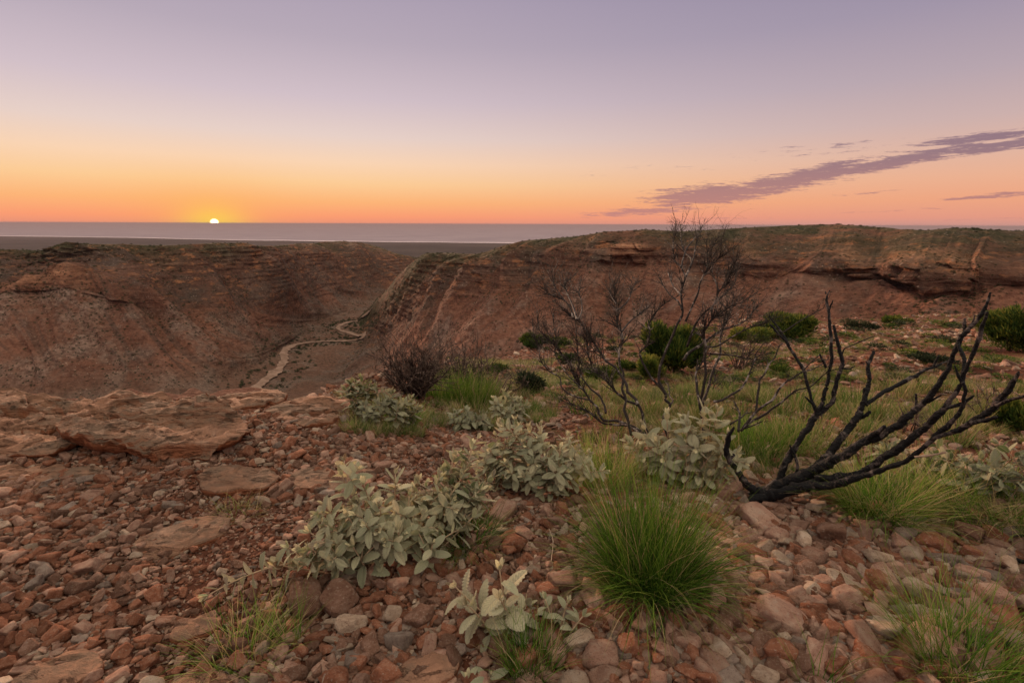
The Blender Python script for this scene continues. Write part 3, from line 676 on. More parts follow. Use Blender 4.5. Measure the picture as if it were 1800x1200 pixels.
# ------------------------------------------------------------------ stones
import bmesh
def ico(sub):
    bm = bmesh.new(); bmesh.ops.create_icosphere(bm, subdivisions=sub, radius=1)
    V = np.array([v.co[:] for v in bm.verts]); F = np.array([[v.index for v in f.verts] for f in bm.faces]); bm.free(); return V, F
ICO = {k: ico(k) for k in (2, 3, 4, 5)}
def stone_mesh(name, seed, sub, mat, shape):
    rg = np.random.default_rng(seed); V, F = ICO[sub]
    flat = {'blocky': (1, .8, .68), 'flat': (1, .78, .40), 'rounded': (1, .86, .62), 'jagged': (1, .66, .55)}[shape]
    ax = np.vstack([np.eye(3), -np.eye(3)])+rg.normal(0, .20 if shape != 'jagged' else .34, (6, 3)); ex = rg.normal(size=(rg.integers(3, 7), 3))
    pl = np.vstack([ax, ex]); pl /= np.linalg.norm(pl, axis=1, keepdims=True); n = len(pl)
    d = np.concatenate([rg.uniform(.50, .66, 6), rg.uniform(.58, .80, n-6)]) if shape != 'rounded' else rg.uniform(.62, .85, n)
    dot = V@pl.T; rad = np.where(dot > .05, d/np.maximum(dot, .05), 9)
    k = {'blocky': 60, 'jagged': 75, 'flat': 48, 'rounded': 18}[shape]
    r = -np.log(np.exp(-k*rad).sum(1)+np.exp(-k*1.05))/k
    r = r*(1+.055*fbm(V*1.6+seed, 3, seed)+.042*fbm(V*5+seed, 4, seed+3))
    W = V*r[:, None]*np.array(flat); W = W/np.abs(W[:, :2]).max()
    return mesh_np(name, W, F, mat)
SHAPES = ['blocky', 'flat', 'rounded', 'jagged']
VARI = []   # (mesh, shape, colour index)
sid = 0
for ci_, wts in enumerate((3, 5, 3, 2, 1)):
    for sh in SHAPES:
        for q in range(1 if wts < 3 else 2):
            sid += 1; VARI.append((stone_mesh('stone', 1000+sid*7, 4, M_STONE[ci_], sh), sh, ci_))
VARI_LO = [(stone_mesh('pebble', 5000+k*7, 3, M_STONE[[0, 1, 2, 3, 1, 0, 2, 4, 1, 0][k % 10]], (SHAPES[k % 4] if k % 8 != 2 else 'jagged')), 0) for k in range(20)]

def stone_size_field(px, py):
    """mean stone half-size in metres for a place seen at px, py"""
    s = np.full(np.shape(px), .020)
    s = s+.0055*sst(900, 1150, py)*sst(350, 900, px)
    s = s+.004*sst(820, 980, py)*sst(1150, 1300, px)
    s = s-.005*np.exp(-((px-330)/130)**2-((py-960)/90)**2)
    return s
def in_keepout(px, py, r):
    k = (np.hypot((px-1140)/75, (py-1035)/42) < 1)
    return k
big = []
grid = {}
def try_big(x, y, s):
    cell = .12; i, j = int(x//cell), int(y//cell)
    for a in (-2, -1, 0, 1, 2):
        for b_ in (-2, -1, 0, 1, 2):
            for (x2, y2, s2) in grid.get((i+a, j+b_), ()):
                if (x-x2)**2+(y-y2)**2 < (.81*(s+s2))**2: return False
    grid.setdefault((i, j), []).append((x, y, s)); return True
cand = []
for k in range(42000):
    px = random.uniform(-60, 1860); py = random.uniform(735, 1300)
    d = ray(px, py); r = CAMH/-d[2]; x, y = d[0]*r, d[1]*r
    w = 1.0
    if py < 860 and px > 640: w = .25
    if random.random() > w: continue
    base = float(stone_size_field(px, py))
    s = base*random.choice([1.1, 1.25, 1.35, 1.5, 1.6, 1.8, 2.1])*random.uniform(.9, 1.1)
    if px < 500: s *= .92
    if in_keepout(px, py, r): continue
    if px < 760 and float(vnoise(v3(x*2.1, y*2.1), 66)) > .22 and random.random() < .85: continue
    cand.append((s, x, y, px, py))
cand = cand[:22000]
for s, x, y, px, py in sorted(cand[:1400], reverse=True)+cand[1400:]:
    if try_big(x, y, s): big.append((x, y, s, px, py))
# a few traced stones (px, py, half-width px, colour, shape)
TR = [(617, 1098, 28, 3, 'blocky'), (1290, 1020, 22, 1, 'rounded'), (1131, 1098, 26, 1, 'blocky'), (1183, 1112, 24, 1, 'blocky'), (1167, 1150, 24, 1, 'blocky'), (1108, 1135, 24, 0, 'blocky'),
      (1345, 1063, 24, 0, 'flat'), (1240, 1125, 20, 1, 'rounded'), (1270, 1118, 21, 0, 'rounded'), (1218, 1178, 26, 0, 'flat'), (1286, 1090, 25, 2, 'blocky'), (1545, 1095, 38, 3, 'flat'), (1738, 1055, 28, 1, 'rounded'),
      (1790, 1060, 22, 3, 'blocky'), (1745, 945, 30, 0, 'jagged'), (1700, 942, 24, 2, 'jagged'), (1765, 1092, 34, 0, 'flat'), (1640, 1090, 36, 3, 'flat'), (1330, 905, 40, 1, 'flat'), (1362, 940, 24, 1, 'blocky'),
      (1275, 855, 26, 1, 'rounded'), (1460, 932, 46, 2, 'flat'), (1420, 1040, 22, 3, 'rounded'), (155, 1000, 22, 1, 'blocky'), (235, 925, 14, 1, 'rounded'), (540, 1052, 42, 2, 'rounded'), (598, 1056, 34, 2, 'rounded'),
      (1780, 1130, 34, 3, 'blocky'), (1670, 1150, 40, 2, 'flat'), (740, 1090, 24, 2, 'blocky'), (820, 1130, 24, 0, 'jagged'), (935, 1005, 16, 3, 'blocky'), (920, 935, 22, 1, 'flat'), (905, 960, 24, 0, 'jagged'), (990, 1030, 34, 1, 'blocky'), (880, 900, 30, 1, 'flat')]
traced = []
for (px, py, hw, ci_, sh) in TR:
    g = gpt(px, py+hw*.35); dist = math.hypot(g[0], math.hypot(g[1], CAMH)); f = proj(g[0], g[1], g[2])[2]
    s = hw/900*float(f); traced.append((g[0], g[1], s, px, py, ci_, sh))
big = [b_ for b_ in big if all((b_[0]-t_[0])**2+(b_[1]-t_[1])**2 > (.85*(b_[2]+t_[2]))**2 for t_ in traced)]
allb = [(x, y, s, px, py, None, None) for (x, y, s, px, py) in big]+traced
allb.sort(key=lambda b_: -b_[2]/math.hypot(b_[0], b_[1]) - (10 if b_[5] is not None else 0))
def colour_pick(px, py):
    w = [3.4, 2.6, 3.2, .8, .4]
    if px > 1150 and py < 1120: w = [1.2, 4.8, 1.2, 3.4, .8]
    if px > 600 and py > 1000 and px < 1150: w = [4.2, 2.8, 2.6, 1.4, .6]
    return random.choices(range(5), w)[0]
SLABS_KEEP = []

LAND = [('the front velvet-leaf sprig', 880, 1050), ('the big green tuft', 1140, 960), ('the burnt shrub base', 1330, 880), ('the long silvery shrub', 680, 930),
        ('the lower left tuft', 420, 1130), ('the lower right tuft', 1690, 1150), ('the rock shelf', 220, 800), ('the right green tuft', 1530, 900),
        ('the lower middle tuft', 930, 1160), ('the half-buried slab', 330, 950), ('the bottom left corner', 0, 1200), ('the bottom right corner', 1800, 1190),
        ('the straw tuft on the rubble', 415, 885), ('the left frame edge', 0, 980), ('the right frame edge', 1800, 960), ('the pair of buried boulders', 570, 1060)]
ORD = ['', 'second', 'third', 'fourth', 'fifth', 'sixth', 'seventh', 'eighth', 'ninth', 'tenth', 'eleventh', 'twelfth', 'thirteenth', 'fourteenth', 'fifteenth', 'sixteenth']
indiv = []; rest = []
n_ind = 0
for b_ in allb:
    x, y, s, px, py, ci_, sh = b_
    vis = (-30 < px < 1830) and py < 1235
    z = float(ground_z(x, y))
    if ci_ is None: ci_ = colour_pick(px, py)
    if sh is None:
        wsh = [4, 2, 1, 4] if px > 600 else [3, 4, 1, 3]
        sh = random.choices(SHAPES, wsh)[0]
    opts = [k for k, vv in enumerate(VARI) if vv[1] == sh and vv[2] == ci_]
    vi = random.choice(opts)
    flatf = .52 if sh == 'flat' else .75
    rot = (random.uniform(-.3, .3), random.uniform(-.3, .3), random.uniform(0, 6.28))
    if sh != 'flat': tl0 = .25 if s > .045 else .7; rot = (random.uniform(-tl0, tl0), random.uniform(-tl0, tl0), rot[2])
    if px < 700 and sh == 'flat': rot = (random.uniform(-.25, .25), random.uniform(-.25, .25), random.uniform(.2, 1.0))
    sc = (s, s*random.uniform(.75, 1.05), s*random.uniform(.8, 1.15))
    zc = z+s*(.24 if sh == 'flat' else .46)*random.uniform(.7, 1.3)
    if vis and n_ind < 298: indiv.append((x, y, zc, rot, sc, vi, px, py, s)); n_ind += 1
    else: rest.append((x, y, zc, rot, sc, vi))
smed = sorted(i[8] for i in indiv)[len(indiv)//2]
keys = {}
for it in indiv:
    x, y, zc, rot, sc, vi, px, py, s = it
    nm, lx, ly = min(LAND, key=lambda l: math.hypot(px-l[1], (py-l[2])*1.3))
    dx, dy = px-lx, py-ly
    if 'corner' in nm or 'edge' in nm: rel = 'near'
    elif abs(dx) > abs(dy)*1.3: rel = 'left of' if dx < 0 else 'right of'
    else: rel = 'in front of' if dy > 0 else 'behind'
    key = (('big' if s > smed*1.2 else 'smaller'), VARI[vi][1], STONE_C[VARI[vi][2]][0], rel, nm)
    keys.setdefault(key, []).append(it)
for (sz, sh, co, rel, nm), its in keys.items():
    its.sort(key=lambda i: i[6])
    for k, it in enumerate(its):
        x, y, zc, rot, sc, vi, px, py, s = it
        lab = f"{sz} {sh} {co} stone {rel} {nm}"
        if len(its) > 1:
            lab += ', leftmost of these' if k == 0 else (', rightmost of these' if k == len(its)-1 else f', {ORD[min(k, 15)]} from left')
        o = link('stone', VARI[vi][0], loc=(x, y, zc), label=lab, cat='stone', group='loose stones on the red ground'); o.rotation_euler = rot; o.scale = sc
_U = 'first second third fourth fifth sixth seventh eighth ninth'.split(); _T = 'tenth eleventh twelfth thirteenth fourteenth fifteenth sixteenth seventeenth eighteenth nineteenth'.split()
def ordw(n): return _U[n-1] if n < 10 else (_T[n-10] if n < 20 else ({2: 'twentieth', 3: 'thirtieth'}[n//10] if n % 10 == 0 else {2: 'twenty-', 3: 'thirty-', 4: 'forty-'}[n//10]+_U[n % 10-1]))
LAND2 = [('the dark round bush', 1183, 640), ('the wide rim bush', 1385, 592), ('the large olive bush', 1775, 605), ('the forked burnt branch', 1450, 700), ('the left dead shrub', 1040, 660), ('the flat grey-green bush', 1510, 575),
         ('the right frame edge', 1800, 700), ('the leaning burnt limbs', 1640, 700), ('the low rim bush', 940, 605), ('the tall olive tuft', 835, 700), ('the pale dead branches', 1320, 720), ('the burnt upright limb', 1540, 650)]
def unique_labels(items, base):
    ks = {}
    for o, px, py in items:
        nm, lx, ly = min(LAND2, key=lambda l: math.hypot(px-l[1], (py-l[2])*1.5)); dx, dy = px-lx, py-ly
        rel = 'near' if 'edge' in nm else (('left of' if dx < 0 else 'right of') if abs(dx) > abs(dy)*1.5 else ('in front of' if dy > 0 else 'behind'))
        ks.setdefault((rel, nm), []).append((px, o))
    for (rel, nm), its in ks.items():
        its.sort(key=lambda q: q[0])
        for k, (px, o) in enumerate(its):
            o['label'] = f'{base} {rel} {nm}'+('' if len(its) == 1 else (', leftmost of these' if k == 0 else (', rightmost of these' if k == len(its)-1 else f', {ordw(k+1)} from left')))
# gravel between them
NB = len(VARI)
stone_coll = hidden_collection('stone_shapes', [vv[0] for vv in VARI]+[vv[0] for vv in VARI_LO])
gp, gr, gs, gi_ = [], [], [], []
for (x, y, zc, rot, sc, vi) in rest: gp.append((x, y, zc)); gr.append(rot); gs.append(sc); gi_.append(vi)
def gravel(n, rlo, rhi, azlo, azhi, smul, dens=None):
    r = np.sqrt(RNG.uniform(rlo**2, rhi**2, n)); a = RNG.uniform(azlo, azhi, n); x = r*np.sin(a); y = r*np.cos(a)
    z = ground_z(x, y); px, py, f = proj(x, y, z)
    keep = (f > .1) & (r < edge_r(a)+.05) & ~in_keepout(px, py, r)
    if dens is not None: keep &= RNG.uniform(size=n) < dens(px, py, r, x, y)
    x, y, z, px, py, r = (q[keep] for q in (x, y, z, px, py, r)); m_ = len(x)
    s = stone_size_field(px, py)*smul*np.exp(RNG.normal(0, .42, m_))*np.maximum(1, r/4.0)**.75
    sc = np.stack([s, s*RNG.uniform(.6, 1, m_), s*RNG.uniform(.5, .95, m_)], 1)
    rot = np.stack([RNG.uniform(-.5, .5, m_), RNG.uniform(-.5, .5, m_), RNG.uniform(0, 6.28, m_)], 1)
    gp.extend(np.stack([x, y, z+s*.30], 1).tolist()); gr.extend(rot.tolist()); gs.extend(sc.tolist()); gi_.extend((NB+RNG.integers(0, 20, m_)).tolist())
gravel(16000, .8, 3.0, -.85, .85, .75, lambda px, py, r, x, y: 1-.75*sst(.12, .3, vnoise(v3(x*2.1, y*2.1), 66))*(px < 760))
gravel(40000, .8, 3.2, -.85, .85, .38)
gravel(9000, 1.0, 3.2, .15, .85, .8)
gravel(11000, 3.0, 4.4, -.85, .0, .75)
gravel(9000, 3.0, 5.5, -.4, .95, .85, lambda px, py, r, x, y: .35+.5*sst(-.1, .3, vnoise(v3(x*.9, y*.9), 55)))
gravel(16000, 5.0, 14, -.2, .95, .9, lambda px, py, r, x, y: .25+.7*sst(-.2, .3, vnoise(v3(x*.5, y*.5), 56)))
gravel(14000, 40, 115, -.2, 1.0, .75, lambda px, py, r, x, y: .2+.8*sst(-.1, .3, vnoise(v3(x*.1, y*.1), 58)))
gravel(15000, 13, 45, -.15, .95, .8, lambda px, py, r, x, y: .2+.8*sst(-.1, .3, vnoise(v3(x*.2, y*.2), 57)))
scatter('gravel', gp, gr, gs, gi_, stone_coll, 'small reddish stones and gravel covering the ground', 'gravel')

# ------------------------------------------------------------------ rock slabs
def slab(name, outline, top_h, label, seed, sink=.03, over=.05, rough=1.0, tilt=0.0, cat='rock'):
    """outline: pixel outline of the rock's footprint on the ground, star shaped"""
    pts = np.array([gpt(*p)[:2] for p in outline]); c = pts.mean(0)
    a = np.arctan2(pts[:, 1]-c[1], pts[:, 0]-c[0]); o_ = np.argsort(a); a = a[o_]; rad = np.linalg.norm(pts-c, axis=1)[o_]
    nu, nt, ns = 360, 120, 40
    th = np.linspace(-math.pi, math.pi, nu, endpoint=False)
    rr = np.interp(th, np.concatenate([a-2*math.pi, a, a+2*math.pi]), np.tile(rad, 3))
    k = np.exp(-np.linspace(-2, 2, 25)**2); k /= k.sum(); rr = np.convolve(np.concatenate([rr[-12:], rr, rr[:12]]), k, 'valid')
    rr = rr*(1+.16*fbm(v3(np.cos(th)*2.2, np.sin(th)*2.2, seed), 5, seed, .6))
    s = np.linspace(0, 1, nt); q = np.linspace(0, 1, ns+1)[1:]
    prof_r = np.concatenate([s*.93, .93+.07*np.sin(q*math.pi*.9)**.8*1.0 - (q**2.2)*over*1.6])
    prof_h = np.concatenate([1-.10*s**3, .90*np.cos(q*math.pi/2)**.7])
    X = c[0]+np.cos(th)[:, None]*rr[:, None]*prof_r[None]; Y = c[1]+np.sin(th)[:, None]*rr[:, None]*prof_r[None]
    g = float(ground_z(c[0], c[1], False)); gz = ground_z(X, Y, False)*.6+g*.4
    z = gz-sink+(top_h+sink)*prof_h[None]
    P = np.stack([X, Y, z], -1); q3 = P*np.array([1, 1, 2.2])
    env = prof_h[None]
    # bedding steps and weathered hollows
    lay = fbm(P*np.array([2.2, 3.2, 1]), 4, seed+2); step = np.floor(lay*5)/5+sst(.55, 1, (lay*5) % 1)/5
    P[..., 2] += env*top_h*rough*(.95*step+.25*fbm(P*9, 4, seed+4))
    hol = np.clip(fbm(P*np.array([4.4, 9.5, 1]), 3, seed+7)-.24, 0, 1)
    P[..., 2] -= env*np.minimum(hol*6, 1.0)*top_h*rough*.65
    sidew = np.concatenate([np.zeros(nt-8), np.linspace(0, 1, 8), np.ones(ns)])[None]
    dx = fbm(q3*3.2, 4, seed+9)*.06*sidew+fbm(q3*14, 3, seed+12)*.012*sidew
    P[..., 0] += np.cos(th)[:, None]*dx*min(1, rr.mean()*2); P[..., 1] += np.sin(th)[:, None]*dx*min(1, rr.mean()*2)
    P[..., 2] += tilt*(P[..., 0]-c[0])
    P = P-np.array([c[0], c[1], g])
    nv = P.shape[1]
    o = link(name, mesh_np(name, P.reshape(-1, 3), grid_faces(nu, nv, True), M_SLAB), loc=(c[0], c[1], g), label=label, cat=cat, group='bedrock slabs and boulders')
    return o
slab('rock_shelf', [(140, 818), (230, 824), (330, 820), (415, 806), (434, 782), (428, 752), (380, 735), (260, 728), (150, 734), (122, 770), (126, 805)], .125, 'long overhanging red-brown rock shelf with a rust underside, right end of the outcrop', 41, over=.16, rough=1.15)
slab('rock_shelf', [(-330, 812), (-150, 814), (0, 812), (80, 812), (146, 806), (165, 775), (150, 750), (60, 735), (-150, 732), (-330, 742)], .115, 'brown rock shelf with hollows cut off by the left frame edge', 52, over=.14, rough=1.3)
slab('rock_slab', [(-300, 752), (0, 756), (180, 750), (330, 752), (428, 744), (448, 728), (415, 716), (300, 712), (120, 710), (-100, 712), (-300, 714)], .06, 'pitted flat-topped rock slab along the back of the outcrop beside the drop', 63, rough=2.4)
slab('rock_slab', [(385, 722), (430, 726), (486, 718), (500, 708), (470, 702), (420, 702), (385, 708)], .05, 'small layered rock on the brink where the pale track meets the ledge', 74, rough=1.6)
slab('rock_slab', [(478, 738), (540, 752), (600, 750), (632, 732), (610, 716), (560, 710), (500, 712), (475, 722)], .06, 'rounded orange-red rock hump at the brink left of the leafy bush', 85, rough=1.4)
slab('rock_slab', [(-80, 884), (20, 892), (100, 868), (195, 862), (205, 836), (120, 830), (0, 832), (-80, 840)], .03, 'low hollowed brown slab below the shelf at the left frame edge', 96, rough=1.5)
slab('rock_slab', [(345, 856), (420, 868), (470, 866), (494, 850), (450, 832), (400, 828), (350, 836)], .045, 'smooth oval pinkish slab right of the shelf foot', 118, rough=.5)
slab('rock_slab', [(505, 856), (560, 866), (650, 858), (662, 842), (640, 830), (590, 832), (525, 836)], .035, 'flat orange-red slab behind the long silvery shrub', 129, rough=1.0)
slab('rock_slab', [(235, 988), (290, 985), (350, 962), (405, 938), (410, 918), (360, 912), (300, 930), (235, 955)], .022, 'half-buried olive-brown slab with dry grass litter in the left rubble', 140, rough=.8)
slab('rock_slab', [(20, 1225), (110, 1225), (180, 1190), (172, 1166), (120, 1166), (50, 1195)], .035, 'long pinkish slab poking out at the bottom left', 151, rough=.7)
slab('rock_slab', [(310, 1235), (400, 1235), (405, 1205), (385, 1186), (345, 1186), (305, 1200)], .035, 'tan slab in front of the lower left grass tuft', 162, rough=.6)
slab('rock_slab', [(300, 1135), (345, 1130), (395, 1100), (385, 1085), (345, 1098), (305, 1118)], .03, 'pale pink wedge of rock left of the lower left grass tuft', 173, rough=.9)
slab('rock_slab', [(680, 1235), (770, 1222), (808, 1195), (790, 1168), (750, 1168), (690, 1200)], .045, 'smooth orange boulder at the bottom edge left of the lower middle tuft', 184, rough=.6)

# ------------------------------------------------------------------ grass tufts
def blades(n, rad, length, spread, width, seg=5, curl=.6, tint=(.1, .6), straw=.08, seed=0, minlean=0.0, lenvar=.45):
    rg = np.random.default_rng(seed)
    a = rg.uniform(0, 2*math.pi, n); q = np.sqrt(rg.uniform(0, 1, n))*rad
    b0 = np.stack([q*np.cos(a), q*np.sin(a), np.zeros(n)-.01], 1)
    la = a+rg.normal(0, 1.05, n); lean = np.clip(minlean+spread*np.sqrt(rg.uniform(0, 1, n)), 0, 1.5)
    L = length*(1-lenvar*rg.uniform(0, 1, n)**1.2)*(1-.12*lean); cu = curl*rg.uniform(.1, 1, n)
    s = np.linspace(0, 1, seg+1)
    th = lean[:, None]*.75+cu[:, None]*s[None]*(.35+lean[:, None])     # angle from vertical along the blade
    ds = (L/seg)[:, None]
    hx = np.concatenate([np.zeros((n, 1)), np.cumsum(np.sin(th[:, :-1])*ds, 1)], 1)
    hz = np.concatenate([np.zeros((n, 1)), np.cumsum(np.cos(th[:, :-1])*ds, 1)], 1)
    sw = rg.normal(0, .17, n)[:, None]*s[None]**2*L[:, None]
    cx = b0[:, 0:1]+hx*np.cos(la)[:, None]-sw*np.sin(la)[:, None]
    cy = b0[:, 1:2]+hx*np.sin(la)[:, None]+sw*np.cos(la)[:, None]
    cz = b0[:, 2:3]+hz
    wv = la+math.pi/2+rg.normal(0, .5, n); w = width*rg.uniform(.6, 1.2, n)[:, None]*(1-s[None]**1.6*.93)
    ox = np.cos(wv)[:, None]*w/2; oy = np.sin(wv)[:, None]*w/2
    V = np.stack([np.stack([cx-ox, cy-oy, cz], -1), np.stack([cx+ox, cy+oy, cz], -1)], 2).reshape(-1, 3)
    base = np.arange(n)[:, None]*(seg+1)*2; k = np.arange(seg)[None]*2
    F = np.stack([base+k, base+k+1, base+k+3, base+k+2], -1).reshape(-1, 4)
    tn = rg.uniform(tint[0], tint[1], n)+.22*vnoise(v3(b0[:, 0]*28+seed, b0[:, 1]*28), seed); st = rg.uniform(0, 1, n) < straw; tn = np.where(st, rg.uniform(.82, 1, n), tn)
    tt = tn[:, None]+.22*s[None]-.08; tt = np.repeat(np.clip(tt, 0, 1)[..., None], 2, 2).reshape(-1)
    return V, F, tt
def merge(parts):
    Vs, Fs, Ts = [], [], []; o = 0
    for V, F, T in parts:
        Vs.append(V); Fs.append(F+o); Ts.append(T); o += len(V)
    return np.vstack(Vs), np.vstack(Fs), np.concatenate(Ts)
def tuft(px, py, parts, label, mat=None, group='grass tufts', name='grass_tuft', lift=0):
    g = gpt(px, py); V, F, T = merge(parts)
    V = V.copy(); gz = ground_z(V[:, 0]+g[0], V[:, 1]+g[1], False); V[:, 2] = np.maximum(V[:, 2], gz-g[2]-.015)
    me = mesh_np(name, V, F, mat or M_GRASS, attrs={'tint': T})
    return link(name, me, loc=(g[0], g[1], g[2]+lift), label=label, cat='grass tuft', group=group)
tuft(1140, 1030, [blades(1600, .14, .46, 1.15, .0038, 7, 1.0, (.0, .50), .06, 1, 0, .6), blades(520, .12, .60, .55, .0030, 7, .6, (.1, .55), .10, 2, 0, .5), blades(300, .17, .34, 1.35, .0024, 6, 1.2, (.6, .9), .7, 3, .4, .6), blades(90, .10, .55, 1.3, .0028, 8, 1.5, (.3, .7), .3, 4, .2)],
     'big bright green grass tuft in the foreground left of the burnt shrub')
tuft(1545, 905, [blades(1000, .13, .42, 1.15, .0034, 6, 1.0, (.03, .55), .12, 5, .15, .6), blades(300, .10, .5, 1.0, .0026, 6, .6, (.4, .75), .5, 6, .2)],
     'deep green spreading grass tuft under the burnt shrub branches')
tuft(1690, 1185, [blades(420, .12, .42, .9, .0032, 7, .9, (.2, .65), .12, 8, .1), blades(120, .14, .36, 1.0, .0028, 6, .9, (.3, .7), .2, 9, .2)],
     'open green grass tuft in front of the rubble at the bottom right')
tuft(425, 1155, [blades(190, .11, .24, 1.15, .0028, 6, .8, (.1, .6), .2, 11, .25), blades(50, .08, .27, .8, .002, 6, .6, (.5, .9), .7, 12)],
     'sparse sprawling green grass tuft on rubble at the bottom left')
tuft(930, 1178, [blades(300, .07, .22, .75, .0030, 6, .7, (.05, .55), .1, 14)], 'short green grass tuft beneath the front velvet-leaf sprig')
tuft(420, 905, [blades(150, .09, .15, 1.2, .0022, 5, .8, (.45, .8), .55, 16, .3)], 'small straw-and-green grass tuft on the left rubble')
tuft(820, 955, [blades(420, .10, .26, 1.15, .0028, 6, .7, (.03, .45), .12, 18, .3)], 'dark green grass tuft tucked under the right end of the long silvery shrub')
tuft(1750, 905, [blades(900, .22, .40, 1.2, .0030, 6, .8, (.1, .6), .25, 20, .2)], 'green grass tuft sprawling toward the right frame edge behind the rubble')
tuft(1650, 880, [blades(420, .12, .36, 1.2, .0026, 6, .8, (.2, .7), .35, 21, .2)], 'yellowish grass tuft between the deep green tuft and the right frame edge')
tuft(1330, 800, [blades(700, .15, .30, 1.1, .0034, 6, .7, (.08, .55), .15, 23)], 'green grass tuft right behind the burnt shrub base')
tuft(1400, 790, [blades(450, .14, .30, 1.0, .0034, 6, .7, (.2, .65), .3, 24)], 'yellow-green grass tuft behind the forked burnt branch')
tuft(700, 748, [blades(520, .14, .24, 1.1, .0042, 5, .6, (.03, .4), .05, 26)], 'bright green grass tuft at the foot of the leafy bush on the brink')
tuft(835, 715, [blades(700, .20, .46, .7, .0048, 5, .5, (.25, .62), .15, 28)], 'tall olive grass tuft in front of the dead brown shrub')
tuft(790, 708, [blades(600, .22, .40, .8, .0048, 5, .5, (.05, .42), .08, 29)], 'dark green grass tuft between dead brown shrubs')
tuft(1060, 850, [blades(700, .15, .34, .85, .0034, 6, .6, (.35, .75), .35, 30)], 'yellowish grass tuft behind the second silvery shrub')
tuft(510, 1130, [blades(60, .03, .22, .9, .0024, 6, .7, (.2, .6), .2, 31)], 'few thin green blades standing right of the lower left grass tuft')
tuft(1440, 1225, [blades(40, .04, .22, 1.0, .0024, 6, .7, (.2, .6), .2, 32)], 'few thin green blades rising at the bottom edge right of the rust stone')

# mid-ground grasses: nearer clumps one by one, the rest as cover
tv = [mesh_np('grass_clump', *(lambda q: (q[0], q[1]))(bl), mat=mt_, attrs={'tint': bl[2]}) for bl, mt_ in
      [(blades(110, .10, .26, .85, .006, 4, .6, (.1, .6), .2, 60+k), M_DRYG) for k in range(4)] +
      [(blades(90, .10, .30, .9, .006, 4, .6, (.3, .8), .45, 70+k), M_DRYG) for k in range(3)] +
      [(blades(80, .12, .22, 1.1, .006, 4, .6, (.2, .9), .5, 80+k), M_STRAW) for k in range(2)]]
tcoll = hidden_collection('grass_clump_shapes', tv)
clumps = []
spots = [(px, py) for px in range(740, 1800, 34) for py in (700, 735, 775)]
for k, (px, py) in enumerate(spots):
    px += random.uniform(-16, 16); py += random.uniform(-14, 14)
    if px < 900 and py < 725: continue
    if px < 1000 and py > 760: continue
    if py > 750 and (1090 < px < 1290): continue
    g = gpt(px, py); s = random.uniform(.55, 1.05)
    if px > 1450 and py > 740 and random.random() < .5: continue
    clumps.append((g, s, px, py))
CL_ = []
for k, (g, s, px, py) in enumerate(clumps):
    far = 'far' if py < 718 else ('middle' if py < 755 else 'near')
    lab = {'far': 'yellow-green grass clump on the stony flat level with the dark round bush', 'middle': 'yellow-green grass clump behind the thin dead shrubs', 'near': 'yellow-green grass clump just behind the silvery plants and burnt shrub'}[far]
    vi = random.randrange(7)
    o = link('grass_clump', tv[vi], loc=(g[0], g[1], g[2]), label=lab, cat='grass clump', group=f'grass clumps on the {far} flat'); o.rotation_euler = (0, 0, random.uniform(0, 6.28)); o.scale = (s, s, s*random.uniform(.8, 1.2)); CL_.append((o, px, py))
unique_labels(CL_, 'yellow-green grass clump')
def cover(n, rlo, rhi, az0, az1, s0, s1, dfun):
    r = np.exp(RNG.uniform(math.log(rlo), math.log(rhi), n)); a = RNG.uniform(az0, az1, n); x = r*np.sin(a); y = r*np.cos(a)
    k = (r < edge_r(a)) & (RNG.uniform(size=n) < dfun(x, y, r, a)); x, y, r = x[k], y[k], r[k]; z = ground_z(x, y, False); m_ = len(x)
    s = RNG.uniform(s0, s1, m_)*np.maximum(1, (r/6)**.35)
    px, py, f = proj(x, y, z); fr = ~((py > 770) & (px < 1000)); x, y, z, s, r = x[fr], y[fr], z[fr], s[fr], r[fr]; m_ = len(x)
    return np.stack([x, y, z], 1), np.stack([RNG.uniform(-.15, .15, m_), RNG.uniform(-.15, .15, m_), RNG.uniform(0, 6.28, m_)], 1), np.stack([s, s, s*RNG.uniform(.5, .95, m_)], 1), RNG.integers(0, 9, m_)
a1 = cover(2000, 2.75, 9, -.16, .95, .30, .72, lambda x, y, r, a: sst(.07, .30, fbm(v3(x*1.5, y*1.5), 3, 61)+.30*(1-sst(.3, .75, a))*sst(6, 4, r)+.12)*(1-.8*sst(.45, .62, a)*sst(4.6, 3.4, r)))
a2 = cover(12000, 6, 110, -.16, .95, .35, .75, lambda x, y, r, a: sst(-.08, .16, fbm(v3(x*.40, y*.40), 4, 62, .6)))
a3 = cover(500, 2.6, 4.2, -.35, -.05, .3, .6, lambda x, y, r, a: sst(0, .3, fbm(v3(x*1.2, y*1.2), 3, 63)))
A = [np.concatenate(q) for q in zip(a1, a2, a3)]
scatter('grass', A[0], A[1], A[2], A[3], tcoll, 'patchy yellow-green grass on the stony flat', 'grass')

